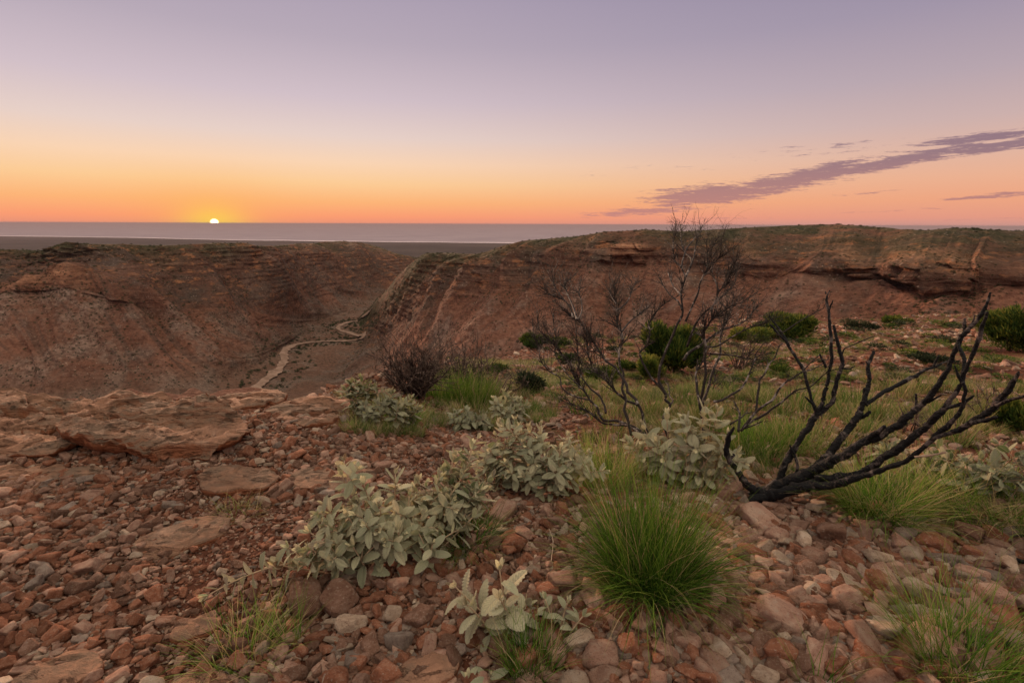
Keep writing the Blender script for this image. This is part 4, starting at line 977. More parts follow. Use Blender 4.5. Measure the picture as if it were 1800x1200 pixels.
# ------------------------------------------------------------------ tubes (branches, stems)
def tube(P, rad, n=7, rough=0.0, seed=0, closed_tip=True):
    P = np.asarray(P, float); rad = np.asarray(rad, float); m_ = len(P)
    T = np.gradient(P, axis=0); T /= np.linalg.norm(T, axis=1, keepdims=True)+1e-12
    up = np.array([.13, .21, 1.0]); A_ = np.cross(T, up); bad = np.linalg.norm(A_, axis=1) < .05; A_[bad] = np.cross(T[bad], np.array([1., 0, 0]))
    A_ /= np.linalg.norm(A_, axis=1, keepdims=True); B_ = np.cross(T, A_)
    th = np.linspace(0, 2*math.pi, n, endpoint=False)
    rr = rad[:, None]*np.ones((1, n))
    if rough: rr = rr*(1+rough*fbm(v3(np.arange(m_)[:, None]*.45+seed, np.cos(th)[None]*1.3, np.sin(th)[None]*1.3), 3, seed))
    V = P[:, None]+A_[:, None]*(np.cos(th)[None]*rr)[..., None]+B_[:, None]*(np.sin(th)[None]*rr)[..., None]
    V = V.reshape(-1, 3); i = np.arange(m_-1)[:, None]; j = np.arange(n)[None]; j2 = (j+1) % n
    F = np.stack([i*n+j, i*n+j2, (i+1)*n+j2, (i+1)*n+j], -1).reshape(-1, 4)
    V = np.vstack([V, P[-1:]+T[-1:]*rad[-1]*.6, P[:1]]); tip = len(V)-2
    jj = np.arange(n); last = (m_-1)*n
    F2 = np.stack([last+jj, last+(jj+1) % n, np.full(n, tip), np.full(n, tip)], -1)
    F3 = np.stack([(jj+1) % n, jj, np.full(n, tip+1), np.full(n, tip+1)], -1)
    return V, np.vstack([F, F2, F3])
def quad_split(F):
    t = F[:, 2] == F[:, 3]; return [F[~t], F[t][:, :3]]
def join_tubes(lst):
    Vs, Fs = [], []; o = 0
    for V, F in lst: Vs.append(V); Fs.append(F+o); o += len(V)
    return np.vstack(Vs), quad_split(np.vstack(Fs))
def traced_path(pts, r0, r1, sub=6, wob=0.0, seed=0):
    """pts: (px,py,width px) -> world path at horizontal distance r0..r1"""
    n = len(pts); W = [p[2] if len(p) > 2 else None for p in pts]
    known = [(i, w) for i, w in enumerate(W) if w is not None]
    w = np.interp(np.arange(n), [k[0] for k in known], [k[1] for k in known])
    L = np.concatenate([[0], np.cumsum([math.hypot(pts[i+1][0]-pts[i][0], pts[i+1][1]-pts[i][1]) for i in range(n-1)])]); L /= L[-1]
    P = np.array([up_r(p[0], p[1], r0+(r1-r0)*l) for p, l in zip(pts, L)])
    f = (P-CAM)@Fv; rad = w/2/900*f*.82
    t = np.linspace(0, n-1, (n-1)*sub+1); k = .5
    Pi = cr(P, t); ri = np.interp(t, np.arange(n), rad)
    if wob:
        d = np.stack([fbm(v3(t*1.3+seed, q*7, 0), 3, 400+q) for q in range(3)], -1); e = np.minimum(1, np.minimum(t, n-1-t)*1.5)[:, None]
        Pi = Pi+d*wob*ri[:, None]*e
    return Pi, ri
EMP = lambda name, loc, **k: link(name, None, loc=loc, **k)
def grow(rg, p, d, L, rad, depth, out, bend=.35, upb=.25, kids=(2, 3), shrink=.68):
    n = 6; P = [np.array(p, float)]; d = np.array(d, float)
    for i in range(n):
        d = d+rg.normal(0, bend*.35, 3); d[2] += upb*.10; d /= np.linalg.norm(d); P.append(P[-1]+d*L/n)
    P = np.array(P); rr = np.linspace(rad, rad*.55 if depth else rad*.3, n+1)
    out.append(tube(P, rr, 5 if rad > .003 else 4, .2, int(rg.integers(1000))))
    if depth <= 0: return
    for q in range(int(rg.integers(kids[0], kids[1]+1))):
        k = int(rg.integers(2, n+1)); dd = d+rg.normal(0, .55, 3); dd /= np.linalg.norm(dd)
        grow(rg, P[k], dd, L*shrink*rg.uniform(.7, 1.15), rr[k]*.72, depth-1, out, bend, upb, kids, shrink)

def burnt_shrub():
    g = gpt(1335, 878); root = EMP('burnt_shrub', g, label='charred black leafless shrub leaning right with thick bare branches in the right foreground', cat='dead shrub')
    rB = math.hypot(g[0], g[1])
    def part(name, lst, mat, label=None):
        V, F = join_tubes(lst[:1] if name == 'branch' else lst); o = link(name, mesh_np(name, V-g, F, mat), parent=root)
        for q in (lst[1:] if name == 'branch' else []): V, F = join_tubes([q]); link('side_branch', mesh_np('side_branch', V-g, F, mat), parent=o)
        if label: o['label'] = label
        return o
    def T(pts, r0, r1, seed, n=10): P, r = traced_path(pts, rB+r0, rB+r1, 9, .6, seed); return tube(P, r, n, .5, seed)
    part('trunk', [T([(1285, 886, 10), (1312, 878, 26), (1345, 868, 34), (1385, 852, 34), (1420, 834, 26), (1442, 818, 22)], -.02, .0, 1, 14), T([(1320, 880, 22), (1360, 868, 26), (1400, 858, 24), (1440, 848, 18)], -.05, -.06, 2, 12)], M_CHAR)
    part('branch', [T([(1345, 870, 20), (1322, 858, 18), (1306, 842, 13), (1293, 822, 12), (1281, 806, 11), (1276, 785, 10), (1281, 766, 10), (1290, 750, 3)], 0, -.08, 3), T([(1283, 806, 6), (1290, 800, 5), (1288, 797, 3)], -.04, -.04, 33)], M_CHAR)
    part('branch', [T([(1370, 856, 20), (1376, 830, 14), (1385, 806, 14), (1397, 786, 14), (1412, 760, 12), (1425, 742, 13), (1436, 727, 13)], 0, .14, 4, 12),
                    T([(1437, 728, 9), (1431, 712, 6), (1422, 703, 5), (1415, 697, 3)], .14, .13, 5),
                    T([(1436, 727, 9), (1428, 705, 6), (1420, 678, 6), (1412, 650, 6.5), (1400, 630, 6), (1387, 610, 6), (1380, 595, 5.5), (1368, 576, 5), (1356, 562, 3), (1352, 553, 2)], .14, .34, 6),
                    T([(1388, 608, 4), (1380, 598, 4), (1362, 580, 5), (1354, 570, 3)], .27, .30, 66),
                    T([(1437, 727, 10), (1446, 705, 9), (1451, 682, 8), (1457, 655, 7), (1461, 625, 7), (1461, 600, 6.5), (1458, 572, 6.5), (1456, 548, 6), (1452, 528, 5), (1454, 518, 3), (1459, 510, 2)], .14, .3, 7),
                    T([(1456, 548, 4), (1461, 535, 3.5), (1464, 528, 2)], .28, .28, 8), T([(1452, 516, 4), (1451, 512, 2)], .3, .3, 88),
                    T([(1452, 646, 5), (1446, 634, 5), (1441, 622, 4)], .2, .2, 9),
                    T([(1440, 728, 11), (1455, 713, 10), (1466, 696, 9), (1470, 672, 9), (1476, 652, 9), (1480, 636, 8), (1474, 614, 7), (1470, 595, 7), (1465, 572, 4)], .14, .2, 10),
                    T([(1478, 632, 3), (1483, 614, 2.6), (1500, 606, 2.4), (1520, 597, 2), (1538, 590, 1.6)], .18, .24, 11), T([(1480, 646, 4), (1492, 649, 3), (1503, 643, 2)], .17, .17, 12),
                    T([(1398, 838, 7), (1402, 818, 6), (1396, 800, 6), (1388, 782, 3)], .03, .05, 13)], M_CHAR)
    part('branch', [T([(1418, 838, 20), (1438, 820, 20), (1455, 800, 18), (1470, 778, 15), (1484, 762, 14), (1500, 742, 14), (1513, 722, 11), (1519, 704, 10), (1526, 684, 9), (1529, 664, 8), (1526, 644, 7), (1531, 628, 7), (1536, 617, 5)], -.02, .22, 14, 11),
                    T([(1519, 706, 9), (1519, 692, 8), (1520, 682, 6)], .15, .15, 15), T([(1527, 647, 4), (1524, 640, 3), (1522, 635, 2)], .2, .2, 16), T([(1510, 735, 8), (1521, 730, 8), (1530, 723, 6)], .12, .12, 17),
                    T([(1521, 712, 8), (1545, 694, 8), (1572, 680, 8), (1600, 666, 8.5), (1612, 660, 7), (1626, 650, 6.5), (1645, 644, 5), (1656, 639, 4), (1666, 634, 2.5)], .14, .36, 18), T([(1641, 643, 4), (1645, 634, 5), (1650, 626, 3)], .3, .3, 19)], M_CHAR)
    part('branch', [T([(1430, 826, 20), (1455, 816, 20), (1480, 804, 18), (1505, 786, 17), (1530, 772, 17), (1558, 760, 16), (1578, 747, 15), (1598, 727, 14), (1620, 708, 12), (1640, 690, 11), (1655, 665, 10), (1668, 642, 9), (1680, 612, 9), (1690, 592, 9.5), (1700, 580, 9), (1714, 568, 7.5), (1724, 553, 9), (1735, 536, 6), (1741, 514, 4)], -.04, .02, 20, 12),
                    T([(1520, 780, 9), (1536, 764, 10), (1556, 749, 8)], -.03, -.05, 21), T([(1618, 710, 7), (1636, 704, 6), (1655, 694, 2.5)], 0, 0, 22), T([(1610, 716, 6), (1611, 704, 5), (1610, 692, 4)], 0, 0, 23),
                    T([(1697, 583, 7), (1696, 572, 7), (1696, 560, 5)], .02, .02, 24), T([(1702, 581, 5), (1709, 570, 4), (1714, 553, 2.4)], .02, .02, 25), T([(1726, 555, 4), (1723, 549, 2)], .02, .02, 26), T([(1734, 545, 4), (1733, 538, 2)], .02, .02, 26)], M_CHAR)
    part('branch', [T([(1435, 842, 18), (1470, 838, 17), (1505, 832, 16), (1530, 820, 15), (1560, 800, 15), (1585, 782, 15), (1610, 764, 15), (1630, 748, 14), (1650, 727, 13), (1668, 708, 11), (1680, 690, 9), (1691, 672, 8), (1698, 652, 8), (1710, 622, 8), (1722, 592, 8), (1730, 566, 7), (1735, 548, 6)], -.06, -.12, 27, 12),
                    T([(1692, 672, 7), (1693, 650, 7.5), (1694, 630, 7), (1688, 612, 7), (1684, 602, 6)], -.11, -.02, 28), T([(1690, 672, 6), (1684, 660, 6), (1678, 642, 2.5)], -.11, -.11, 29), T([(1662, 716, 9), (1690, 709, 8), (1712, 695, 4)], -.1, -.1, 30)], M_CHAR)
    part('branch', [T([(1410, 856, 18), (1450, 852, 17), (1490, 843, 15), (1520, 836, 12), (1550, 826, 11), (1580, 815, 10), (1602, 804, 10), (1622, 788, 9), (1642, 768, 10), (1665, 750, 10), (1684, 728, 9), (1694, 708, 8), (1697, 690, 6), (1693, 672, 6)], -.08, -.16, 31, 11),
                    T([(1640, 770, 10), (1662, 762, 10), (1685, 756, 11), (1708, 742, 12), (1732, 728, 12), (1750, 713, 13), (1762, 698, 13), (1775, 683, 11), (1786, 665, 8), (1791, 653, 4)], -.14, -.22, 32, 11),
                    T([(1752, 713, 8), (1775, 703, 7.5), (1800, 697, 6.5), (1830, 684, 5)], -.2, -.26, 34), T([(1706, 744, 9), (1730, 740, 10), (1752, 732, 6)], -.19, -.21, 35)], M_CHAR)
    part('broken_stub', [T([(1608, 803, 5), (1636, 800, 4.6), (1663, 794, 4.2)], -.14, -.15, 36)], M_BARE, 'pale snapped stub without bark')
burnt_shrub()

def thin_shrub(name, label, base, paths, r0, r1, seed, twig=.12, ntw=3, mat=None, wmul=1.0, foc=None):
    g = gpt(*base); root = EMP(name, g, label=label, cat='dead shrub', group='thin dead shrubs behind the silvery plants'); rg = np.random.default_rng(seed)
    for k, pts in enumerate(paths):
        lst = []; n = len(pts); w0, w1 = pts[0][2] if len(pts[0]) > 2 else 4, 1.6
        pp = [(p[0], p[1], (w0+(w1-w0)*i/(n-1))*wmul) for i, p in enumerate(pts)]
        if k and len(pts[0]) > 3: a, b_ = pts[0][3], pts[0][4]
        else: a, b_ = r0+.12*rg.uniform(-1, 1), r1+.35*rg.uniform(-1, 1)
        P, r = traced_path(pp, a, b_, 5, .7, seed+k); lst.append(tube(P, r, 7, .3, seed+k))
        m_ = len(P)
        for q in range(ntw*n//2+3):
            i = int(m_*rg.uniform(.35, 1)**.7); i = min(i, m_-1); T = P[min(i+1, m_-1)]-P[max(i-1, 0)]; T /= np.linalg.norm(T)+1e-9
            d = T+rg.normal(0, .5, 3)+np.array([0, 0, .35]); d /= np.linalg.norm(d)
            grow(rg, P[i], d, twig*rg.uniform(.4, 1.5), max(r[i]*.5, .0014), 2, lst, .45, .3, (1, 3), .62)
        V, F = join_tubes(lst[:1]); br = link('branch', mesh_np('branch', V-g, F, mat or M_DEAD), parent=root)
        V, F = join_tubes(lst[1:]); link('twigs', mesh_np('twigs', V-g, F, mat or M_DEAD), parent=br)
thin_shrub('dead_shrub', 'thin dead shrub curving left from behind the silvery plant, leftmost of three', (1180, 800), [
    [(1150, 775, 7), (1127, 758), (1104, 746), (1085, 740), (1062, 739), (1053, 727), (1049, 716), (1037, 703), (1025, 685), (1016, 672), (1008, 658), (1001, 640), (989, 624), (980, 612), (964, 596), (948, 579), (944, 555)],
    [(1150, 778, 6), (1104, 748), (1082, 747), (1062, 744), (1050, 737), (1031, 721), (1016, 715), (1001, 708)],
    [(1037, 703, 4), (1013, 697), (998, 691), (987, 679), (984, 663), (965, 652), (950, 633), (948, 612), (938, 590), (936, 560)],
    [(1150, 785, 8), (1140, 766), (1134, 750), (1130, 730), (1121, 712), (1100, 703), (1085, 690), (1070, 673), (1055, 658), (1041, 645), (1034, 622), (1032, 604), (1030, 591)],
    [(1121, 712, 7), (1118, 702), (1104, 690), (1100, 675), (1088, 655), (1079, 643), (1064, 633), (1055, 619), (1044, 603), (1028, 577), (1016, 564), (1007, 558), (994, 548), (985, 540)],
    [(1014, 562, 5), (1010, 546), (1004, 532), (996, 515), (992, 498), (1003, 490)],
    [(1007, 558, 4), (1004, 545), (994, 530), (980, 522), (968, 518), (957, 510)],
    [(994, 530, 3), (982, 515), (974, 500), (974, 485)],
    [(1016, 562, 3), (1022, 548), (1022, 530), (1018, 515), (1020, 498)],
    [(1065, 726, 5), (1061, 711), (1055, 697), (1037, 682), (1023, 664), (1020, 657), (1017, 637), (1014, 607), (1014, 592), (1011, 566)],
    [(1025, 685, 3), (1000, 660), (985, 640), (975, 620), (978, 600), (974, 575), (972, 552)],
    [(1110, 765, 7), (1104, 738), (1097, 720), (1100, 702), (1094, 684), (1095, 655), (1089, 643), (1088, 619), (1094, 604), (1093, 583), (1085, 570), (1086, 552), (1082, 530), (1080, 515), (1080, 498)],
    [(1093, 583, 4), (1107, 565), (1127, 550), (1140, 537)], [(1086, 545, 3), (1098, 535), (1108, 520), (1112, 505), (1118, 495)], [(1084, 535, 2.4), (1074, 520), (1070, 508)],
    ], 2.95, 3.35, 500, .13, 9)
thin_shrub('dead_shrub', 'tall thin dead shrub whose twig tips cross the sea horizon, between the other two', (1190, 800), [
    [(1180, 780, 7), (1164, 740), (1178, 711), (1169, 703), (1170, 693), (1160, 680), (1145, 663), (1131, 640), (1125, 620), (1137, 607), (1142, 585), (1140, 570), (1148, 558), (1157, 543), (1167, 534), (1178, 528), (1194, 519)],
    [(1170, 693, 7), (1160, 675), (1158, 658), (1163, 634), (1175, 607), (1187, 577), (1199, 554), (1200, 538), (1197, 512), (1204, 488), (1197, 470), (1186, 458), (1183, 440), (1184, 420), (1188, 404), (1188, 393)],
    [(1197, 470, 4), (1202, 451), (1208, 435), (1220, 421), (1230, 408), (1234, 398)],
    [(1204, 488, 5), (1213, 470), (1215, 455), (1204, 444), (1198, 425), (1197, 405), (1196, 395)],
    [(1213, 470, 4), (1220, 450), (1223, 432), (1228, 415)], [(1199, 545, 4), (1192, 530), (1178, 518), (1165, 500), (1158, 485)], [(1199, 520, 4), (1185, 505), (1178, 490), (1174, 478)],
    [(1178, 711, 4), (1183, 705), (1177, 695), (1176, 680), (1170, 672)],
    ], 3.1, 3.5, 540, .085, 5)
thin_shrub('dead_shrub', 'pale-barked thin dead shrub fanning right behind the silvery plant, right of the three', (1235, 800), [
    [(1236, 790, 8), (1234, 727), (1230, 708), (1237, 682), (1241, 657), (1239, 626), (1241, 605), (1234, 587), (1243, 575), (1251, 561), (1264, 553), (1283, 539), (1306, 530)],
    [(1230, 708, 7), (1225, 682), (1223, 657), (1237, 633), (1240, 622)],
    [(1234, 712, 7), (1246, 678), (1257, 645), (1267, 622), (1265, 601), (1271, 579), (1278, 561), (1286, 539), (1290, 520)],
    [(1202, 633, 7), (1211, 621), (1232, 607), (1248, 594), (1272, 580), (1300, 570), (1314, 560), (1334, 535)],
    [(1208, 610, 5), (1223, 570), (1241, 547), (1255, 537), (1264, 512), (1276, 502), (1281, 488), (1293, 460)],
    [(1205, 565, 5), (1225, 521), (1229, 504), (1237, 484), (1244, 469), (1244, 442), (1258, 428)], [(1237, 484, 4), (1248, 478), (1256, 462), (1268, 450)],
    [(1248, 622, 4), (1290, 625), (1316, 631), (1334, 633)], [(1264, 512, 4), (1258, 495), (1252, 480)], [(1251, 561, 4), (1252, 540), (1262, 528), (1275, 516), (1290, 500), (1294, 480)],
    [(1240, 610, 4), (1262, 608), (1290, 590), (1320, 575), (1345, 568)],
    ], 3.0, 3.3, 580, .12, 9)
thin_shrub('dead_shrub', 'low pale dead branches forking up behind the left stub of the burnt shrub', (1300, 790), [
    [(1302, 757, 6), (1325, 738), (1351, 724), (1372, 708), (1391, 692), (1404, 684), (1425, 679), (1450, 657), (1470, 648)],
    [(1305, 754, 6), (1325, 727), (1356, 705), (1369, 684), (1383, 670), (1395, 663), (1409, 654), (1425, 638), (1440, 624)],
    [(1328, 724, 5), (1334, 684), (1335, 668), (1344, 657), (1351, 640), (1362, 628), (1369, 610), (1376, 604)],
    [(1298, 758, 6), (1300, 727), (1296, 715), (1290, 704)], [(1284, 745, 4), (1304, 733), (1311, 726), (1327, 724)], [(1305, 754, 4), (1321, 748), (1339, 740)],
    [(1255, 706, 6), (1272, 701), (1290, 691), (1304, 682), (1314, 664), (1320, 649), (1327, 631), (1330, 619), (1337, 611)],
    [(1375, 585, 3), (1408, 563), (1447, 542)], [(1409, 654, 3), (1430, 648), (1452, 636)],
    ], 2.7, 2.9, 620, .05, 1)

def twig_bush(px, py, h, w, label, seed, nst=26, mat=None, depth=3, group='dead brown shrubs', lean=(0, 0)):
    g = gpt(px, py); root = EMP('dead_bush', g, label=label, cat='dead shrub', group=group); rg = np.random.default_rng(seed); out = []
    for k in range(nst):
        a = rg.uniform(0, 6.28); t = rg.uniform(0, 1)**.6; d = np.array([math.cos(a)*t*w/h*.6+lean[0], math.sin(a)*t*w/h*.6+lean[1], 1.0]); d /= np.linalg.norm(d)
        grow(rg, (math.cos(a)*.06*w, math.sin(a)*.06*w, -.02), d, h*rg.uniform(.35, .6), .007*h/.6, depth, out, .5, .2, (2, 3), .66)
    V, F = join_tubes(out); link('twigs', mesh_np('twigs', V, F, mat or M_TWIG), parent=root)
twig_bush(728, 696, .78, 1.0, 'dense dead brown shrub leftmost on the brink above the valley track', 701, 75)
twig_bush(815, 696, .9, 1.1, 'open dead brown shrub behind the tall olive grass', 702, 34)
twig_bush(870, 700, .60, .7, 'sparse dead brown shrub left of the thin dead shrubs', 703, 16)
twig_bush(925, 690, .6, .6, 'small dark dead shrub beside the bluish bush', 704, 14)
twig_bush(1300, 650, .9, 1.0, 'grey dead shrub low between the two round green bushes', 705, 16, M_TWIG, 3)
twig_bush(1600, 760, .40, .5, 'wispy dead shrub behind the burnt branches', 706, 10)
twig_bush(1740, 740, .5, .6, 'wispy brown dead shrub below the right-hand bush', 707, 12)
twig_bush(1250, 690, .45, .5, 'black burnt twig cluster in front of the dark round bush', 708, 14, M_CHAR)

# ------------------------------------------------------------------ silvery velvet-leaf plants
def leaf(L, w, curl, fold, nl=17, nw=9, scal=9, seed=0):
    t = np.linspace(0, 1, nl); s = np.linspace(-1, 1, nw)
    out = np.sin(math.pi*np.clip(t, 0, 1)**.88)**.58; out[0] = .10; out[-1] = .02
    sc = 1+.16*np.abs(np.sin(t*math.pi*scal))-.08
    half = w/2*out*sc
    X = s[None]*half[:, None]
    th = -curl*t; ds = L/(nl-1)
    y = np.concatenate([[0], np.cumsum(np.cos(th[:-1])*ds)]); z = np.concatenate([[0], np.cumsum(np.sin(th[:-1])*ds)])
    Z_ = z[:, None]+fold*np.abs(X)-.10*w*(np.abs(s[None])**3)*out[:, None]
    Z_ = Z_+.035*w*np.sin(t[:, None]*math.pi*scal*2+np.abs(s[None])*2+seed)*np.abs(s[None])**1.5
    Y = y[:, None]+np.zeros_like(X)+.10*L*np.abs(s[None])*0
    uv = np.stack([np.broadcast_to((s[None]+1)/2, X.shape), np.broadcast_to(t[:, None], X.shape)], -1).reshape(-1, 2)
    return np.stack([X, Y, Z_], -1).reshape(-1, 3), grid_faces(nl, nw), uv
def velvet(base, stems, label, rbase, leafL, seed, group='silvery velvet-leaf plants', dens=1.0, tintr=(.15, 1.0), hi=True, spread_base=.5, wr=.44, branchy=2, lmat=None):
    """stems: tip (px,py,dr)"""
    g = gpt(*base); rg = np.random.default_rng(seed); root = EMP('velvet_leaf_plant', g, label=label, cat='shrub', group=group)
    VL, FL, UL, TL = [], [], [], []; o = 0; tubes = []
    nl, nw = (33, 9) if hi else (9, 5)
    def add_leaf(p, d, L, up, tint, curl):
        nonlocal o
        d = d/np.linalg.norm(d); x = np.cross(d, up); x /= np.linalg.norm(x)+1e-9; z = np.cross(x, d)
        tint = max(tint, .10) if rg.uniform() > .035 else .0
        V, F, U = leaf(L, L*wr*rg.uniform(.85, 1.15), curl, rg.uniform(.05, .55), nl, nw, 8 if hi else 4, rg.uniform(0, 6))
        W = p+V[:, 0:1]*x+V[:, 1:2]*d+V[:, 2:3]*z
        VL.append(W); FL.append(F+o); UL.append(U); TL.append(np.full(len(V), tint)); o += len(V)
    def stem(p0, p1, L0, rad):
        ln = np.linalg.norm(p1-p0); mid = (p0+p1)/2+np.array([(p1-p0)[0]*-.05, 0, .12*ln])*rg.uniform(.2, 1)+rg.normal(0, .03*ln, 3)
        t = np.linspace(0, 1, 12)[:, None]; P = (1-t)**2*p0+2*t*(1-t)*mid+t**2*p1
        tubes.append(tube(P, np.linspace(rad, rad*.55, 12), 7, .1, int(rg.integers(999))))
        npair = max(3, int(ln/(L0*.34)*dens)); ph = rg.uniform(0, 3.14)
        for k in range(npair+1):
            f = .22+.78*k/npair; i = f*11; ii = int(min(i, 10.99)); q = P[ii]+(P[ii+1]-P[ii])*(i-ii); T = P[ii+1]-P[ii]; T /= np.linalg.norm(T)
            e1 = np.cross(T, [.3, .2, 1]); e1 /= np.linalg.norm(e1)+1e-9; e2 = np.cross(T, e1); a = ph+k*math.pi/2
            size = L0*(1.0 if f < .75 else 1.0-.55*(f-.75)/.25)*rg.uniform(.75, 1.15)
            for sgn in (1, -1):
                if rg.uniform() < .08: continue
                aa = a+rg.normal(0, .25); rd = (e1*math.cos(aa)+e2*math.sin(aa))*sgn
                upw = .50+1.3*(f > .8)*(f-.8)/.2+rg.normal(0, .2)-.35*(f < .5)
                d = rd+T*upw; add_leaf(q+rd*rad, d, size, T if abs(np.dot(T, d/np.linalg.norm(d))) < .95 else e1, float(np.clip(rg.uniform(*tintr)+.25*(f-.6), 0, 1)), rg.uniform(.1, .95) if f < .85 else rg.uniform(-.3, .3))
        for k in range(3):
            a = rg.uniform(0, 6.28); rd = e1*math.cos(a)+e2*math.sin(a); add_leaf(P[-1], T*1.0+rd*.35, L0*rg.uniform(.28, .5), rd, float(min(1, tintr[1]+.15)), -.2)
    r0 = math.hypot(g[0], g[1])
    for (px, py, dr) in stems:
        tip = up_r(px, py, r0+dr)-g
        b0 = np.array([tip[0]*spread_base, tip[1]*spread_base, 0])+np.append(rg.normal(0, .02, 2), 0)
        b0[2] = float(ground_z(b0[0]+g[0], b0[1]+g[1], False))-g[2]-.01
        stem(b0, tip, leafL, .0040)
        for q in range(branchy):
            f = rg.uniform(.3, .75); p0 = b0+(tip-b0)*f+np.array([0, 0, .02]); dd = rg.normal(0, 1, 3); dd[2] = abs(dd[2])*.5
            p1 = p0+(tip-p0)*.5+dd*leafL*.75; gz = float(ground_z(p1[0]+g[0], p1[1]+g[1], False))-g[2]+.03; p1[2] = max(p1[2], gz)
            stem(p0, p1, leafL*.82, .003)
    V, F = join_tubes(tubes); link('stems', mesh_np('stems', V, F, M_STEM), parent=root)
    link('foliage', mesh_np('foliage', np.vstack(VL), np.vstack(FL), lmat or M_LEAF, attrs={'tint': np.concatenate(TL)}, uv=np.vstack(UL)), parent=root)
velvet((690, 985), [(597, 822, .10), (640, 850, 0), (695, 832, .1), (572, 888, .0), (545, 935, -.05), (482, 992, -.02), (535, 975, -.05), (610, 905, -.05), (668, 890, -.05), (735, 845, .12), (772, 838, .15), (742, 905, 0), (800, 800, .25), (832, 780, .3), (800, 858, .1), (850, 860, .15), (760, 955, -.15), (620, 960, -.12), (700, 930, -.1), (840, 900, .05), (655, 925, -.1), (580, 960, -.1), (815, 830, .2), (845, 860, .1), (780, 870, .1), (720, 870, .05), (620, 870, .05), (865, 838, .15), (575, 920, -.05)],
       'long silvery velvet-leaved shrub sprawling over the rubble at centre left', 0, .084, 801, dens=.75, branchy=2)
velvet((955, 868), [(905, 738, .12), (950, 748, .05), (872, 765, .1), (920, 778, 0), (985, 790, -.05), (1015, 790, 0), (855, 790, .1), (960, 805, -.06), (893, 815, -.05), (1035, 800, .05), (930, 835, -.08), (990, 830, -.08), (845, 820, .05), (862, 850, 0), (835, 800, .08), (880, 745, .1), (1000, 765, .05), (930, 752, .1)],
       'upright silvery velvet-leaved shrub behind the long one, left of the big green tuft', 0, .082, 802, dens=.95, branchy=2)
velvet((905, 1112), [(878, 1000, 0), (800, 1030, -.02), (820, 1062, -.05), (880, 1052, -.06), (925, 1062, 0)], 'pale front velvet-leaf sprig with large scalloped leaves in the centre foreground', 0, .092, 803, dens=.62, tintr=(.65, 1), branchy=0, spread_base=.2, wr=.48)
velvet((965, 1108), [(958, 1052, .02), (998, 1058, 0), (1025, 1082, -.02)], 'small velvet-leaf sprig with few leaves between the front sprig and the big green tuft', 0, .062, 804, dens=.6, tintr=(.4, .9), branchy=0, spread_base=.3)
velvet((842, 1212), [(822, 1192, 0), (862, 1188, 0)], 'velvet leaf tips just showing at the bottom edge', 0, .06, 805, dens=.7, branchy=0)
velvet((1205, 850), [(1105, 775, .0), (1130, 745, .1), (1172, 728, .1), (1240, 712, .05), (1262, 722, .1), (1210, 750, 0), (1280, 765, 0), (1155, 778, -.05), (1205, 800, -.08), (1250, 800, -.06), (1290, 805, 0), (1125, 800, 0), (1170, 810, -.05), (1230, 770, 0), (1245, 835, -.08)],
       'large-leaved silvery velvet shrub right behind the big green tuft', 0, .10, 806, dens=.8, tintr=(.35, .9), branchy=1)
velvet((668, 748), [(634, 664, .1), (606, 682, .05), (655, 682, .1), (615, 672, .1), (690, 692, 0), (722, 700, 0), (700, 715, -.1), (640, 712, -.1), (675, 705, 0), (622, 715, 0), (735, 718, 0)],
       'yellowish-green leafy velvet bush on the brink above the valley', 0, .085, 807, dens=1.2, tintr=(.15, .8), hi=False, lmat=M_LEAF2)
velvet((825, 756), [(800, 725, 0), (820, 720, 0), (845, 727, 0), (857, 742, -.05), (805, 742, -.1), (830, 738, -.1)], 'low round greyish velvet-leaf clump left of the yellow grass', 0, .085, 808, dens=1, tintr=(.05, .45), hi=False)
velvet((890, 745), [(868, 702, 0), (890, 698, .1), (912, 702, 0), (880, 720, -.1), (905, 718, -.1), (925, 712, 0)], 'pale velvet-leaf clump behind the low round greyish one', 0, .09, 809, dens=.9, tintr=(.3, .8), hi=False)
velvet((1725, 872), [(1640, 808, 0), (1672, 806, 0), (1700, 818, -.05), (1725, 806, 0), (1755, 815, -.05), (1785, 802, 0), (1820, 800, -.05), (1690, 840, -.1), (1770, 838, -.1), (1612, 822, 0)],
       'dull green velvet-leaf plant low at the right frame edge under the burnt branches', 0, .095, 810, dens=.75, tintr=(.0, .4), branchy=1)
velvet((1565, 815), [(1535, 775, 0), (1560, 770, 0), (1582, 780, 0), (1548, 792, -.05)], 'faded velvet-leaf plant seen through the burnt branches', 0, .085, 811, dens=.7, tintr=(.2, .6), branchy=1, hi=False)

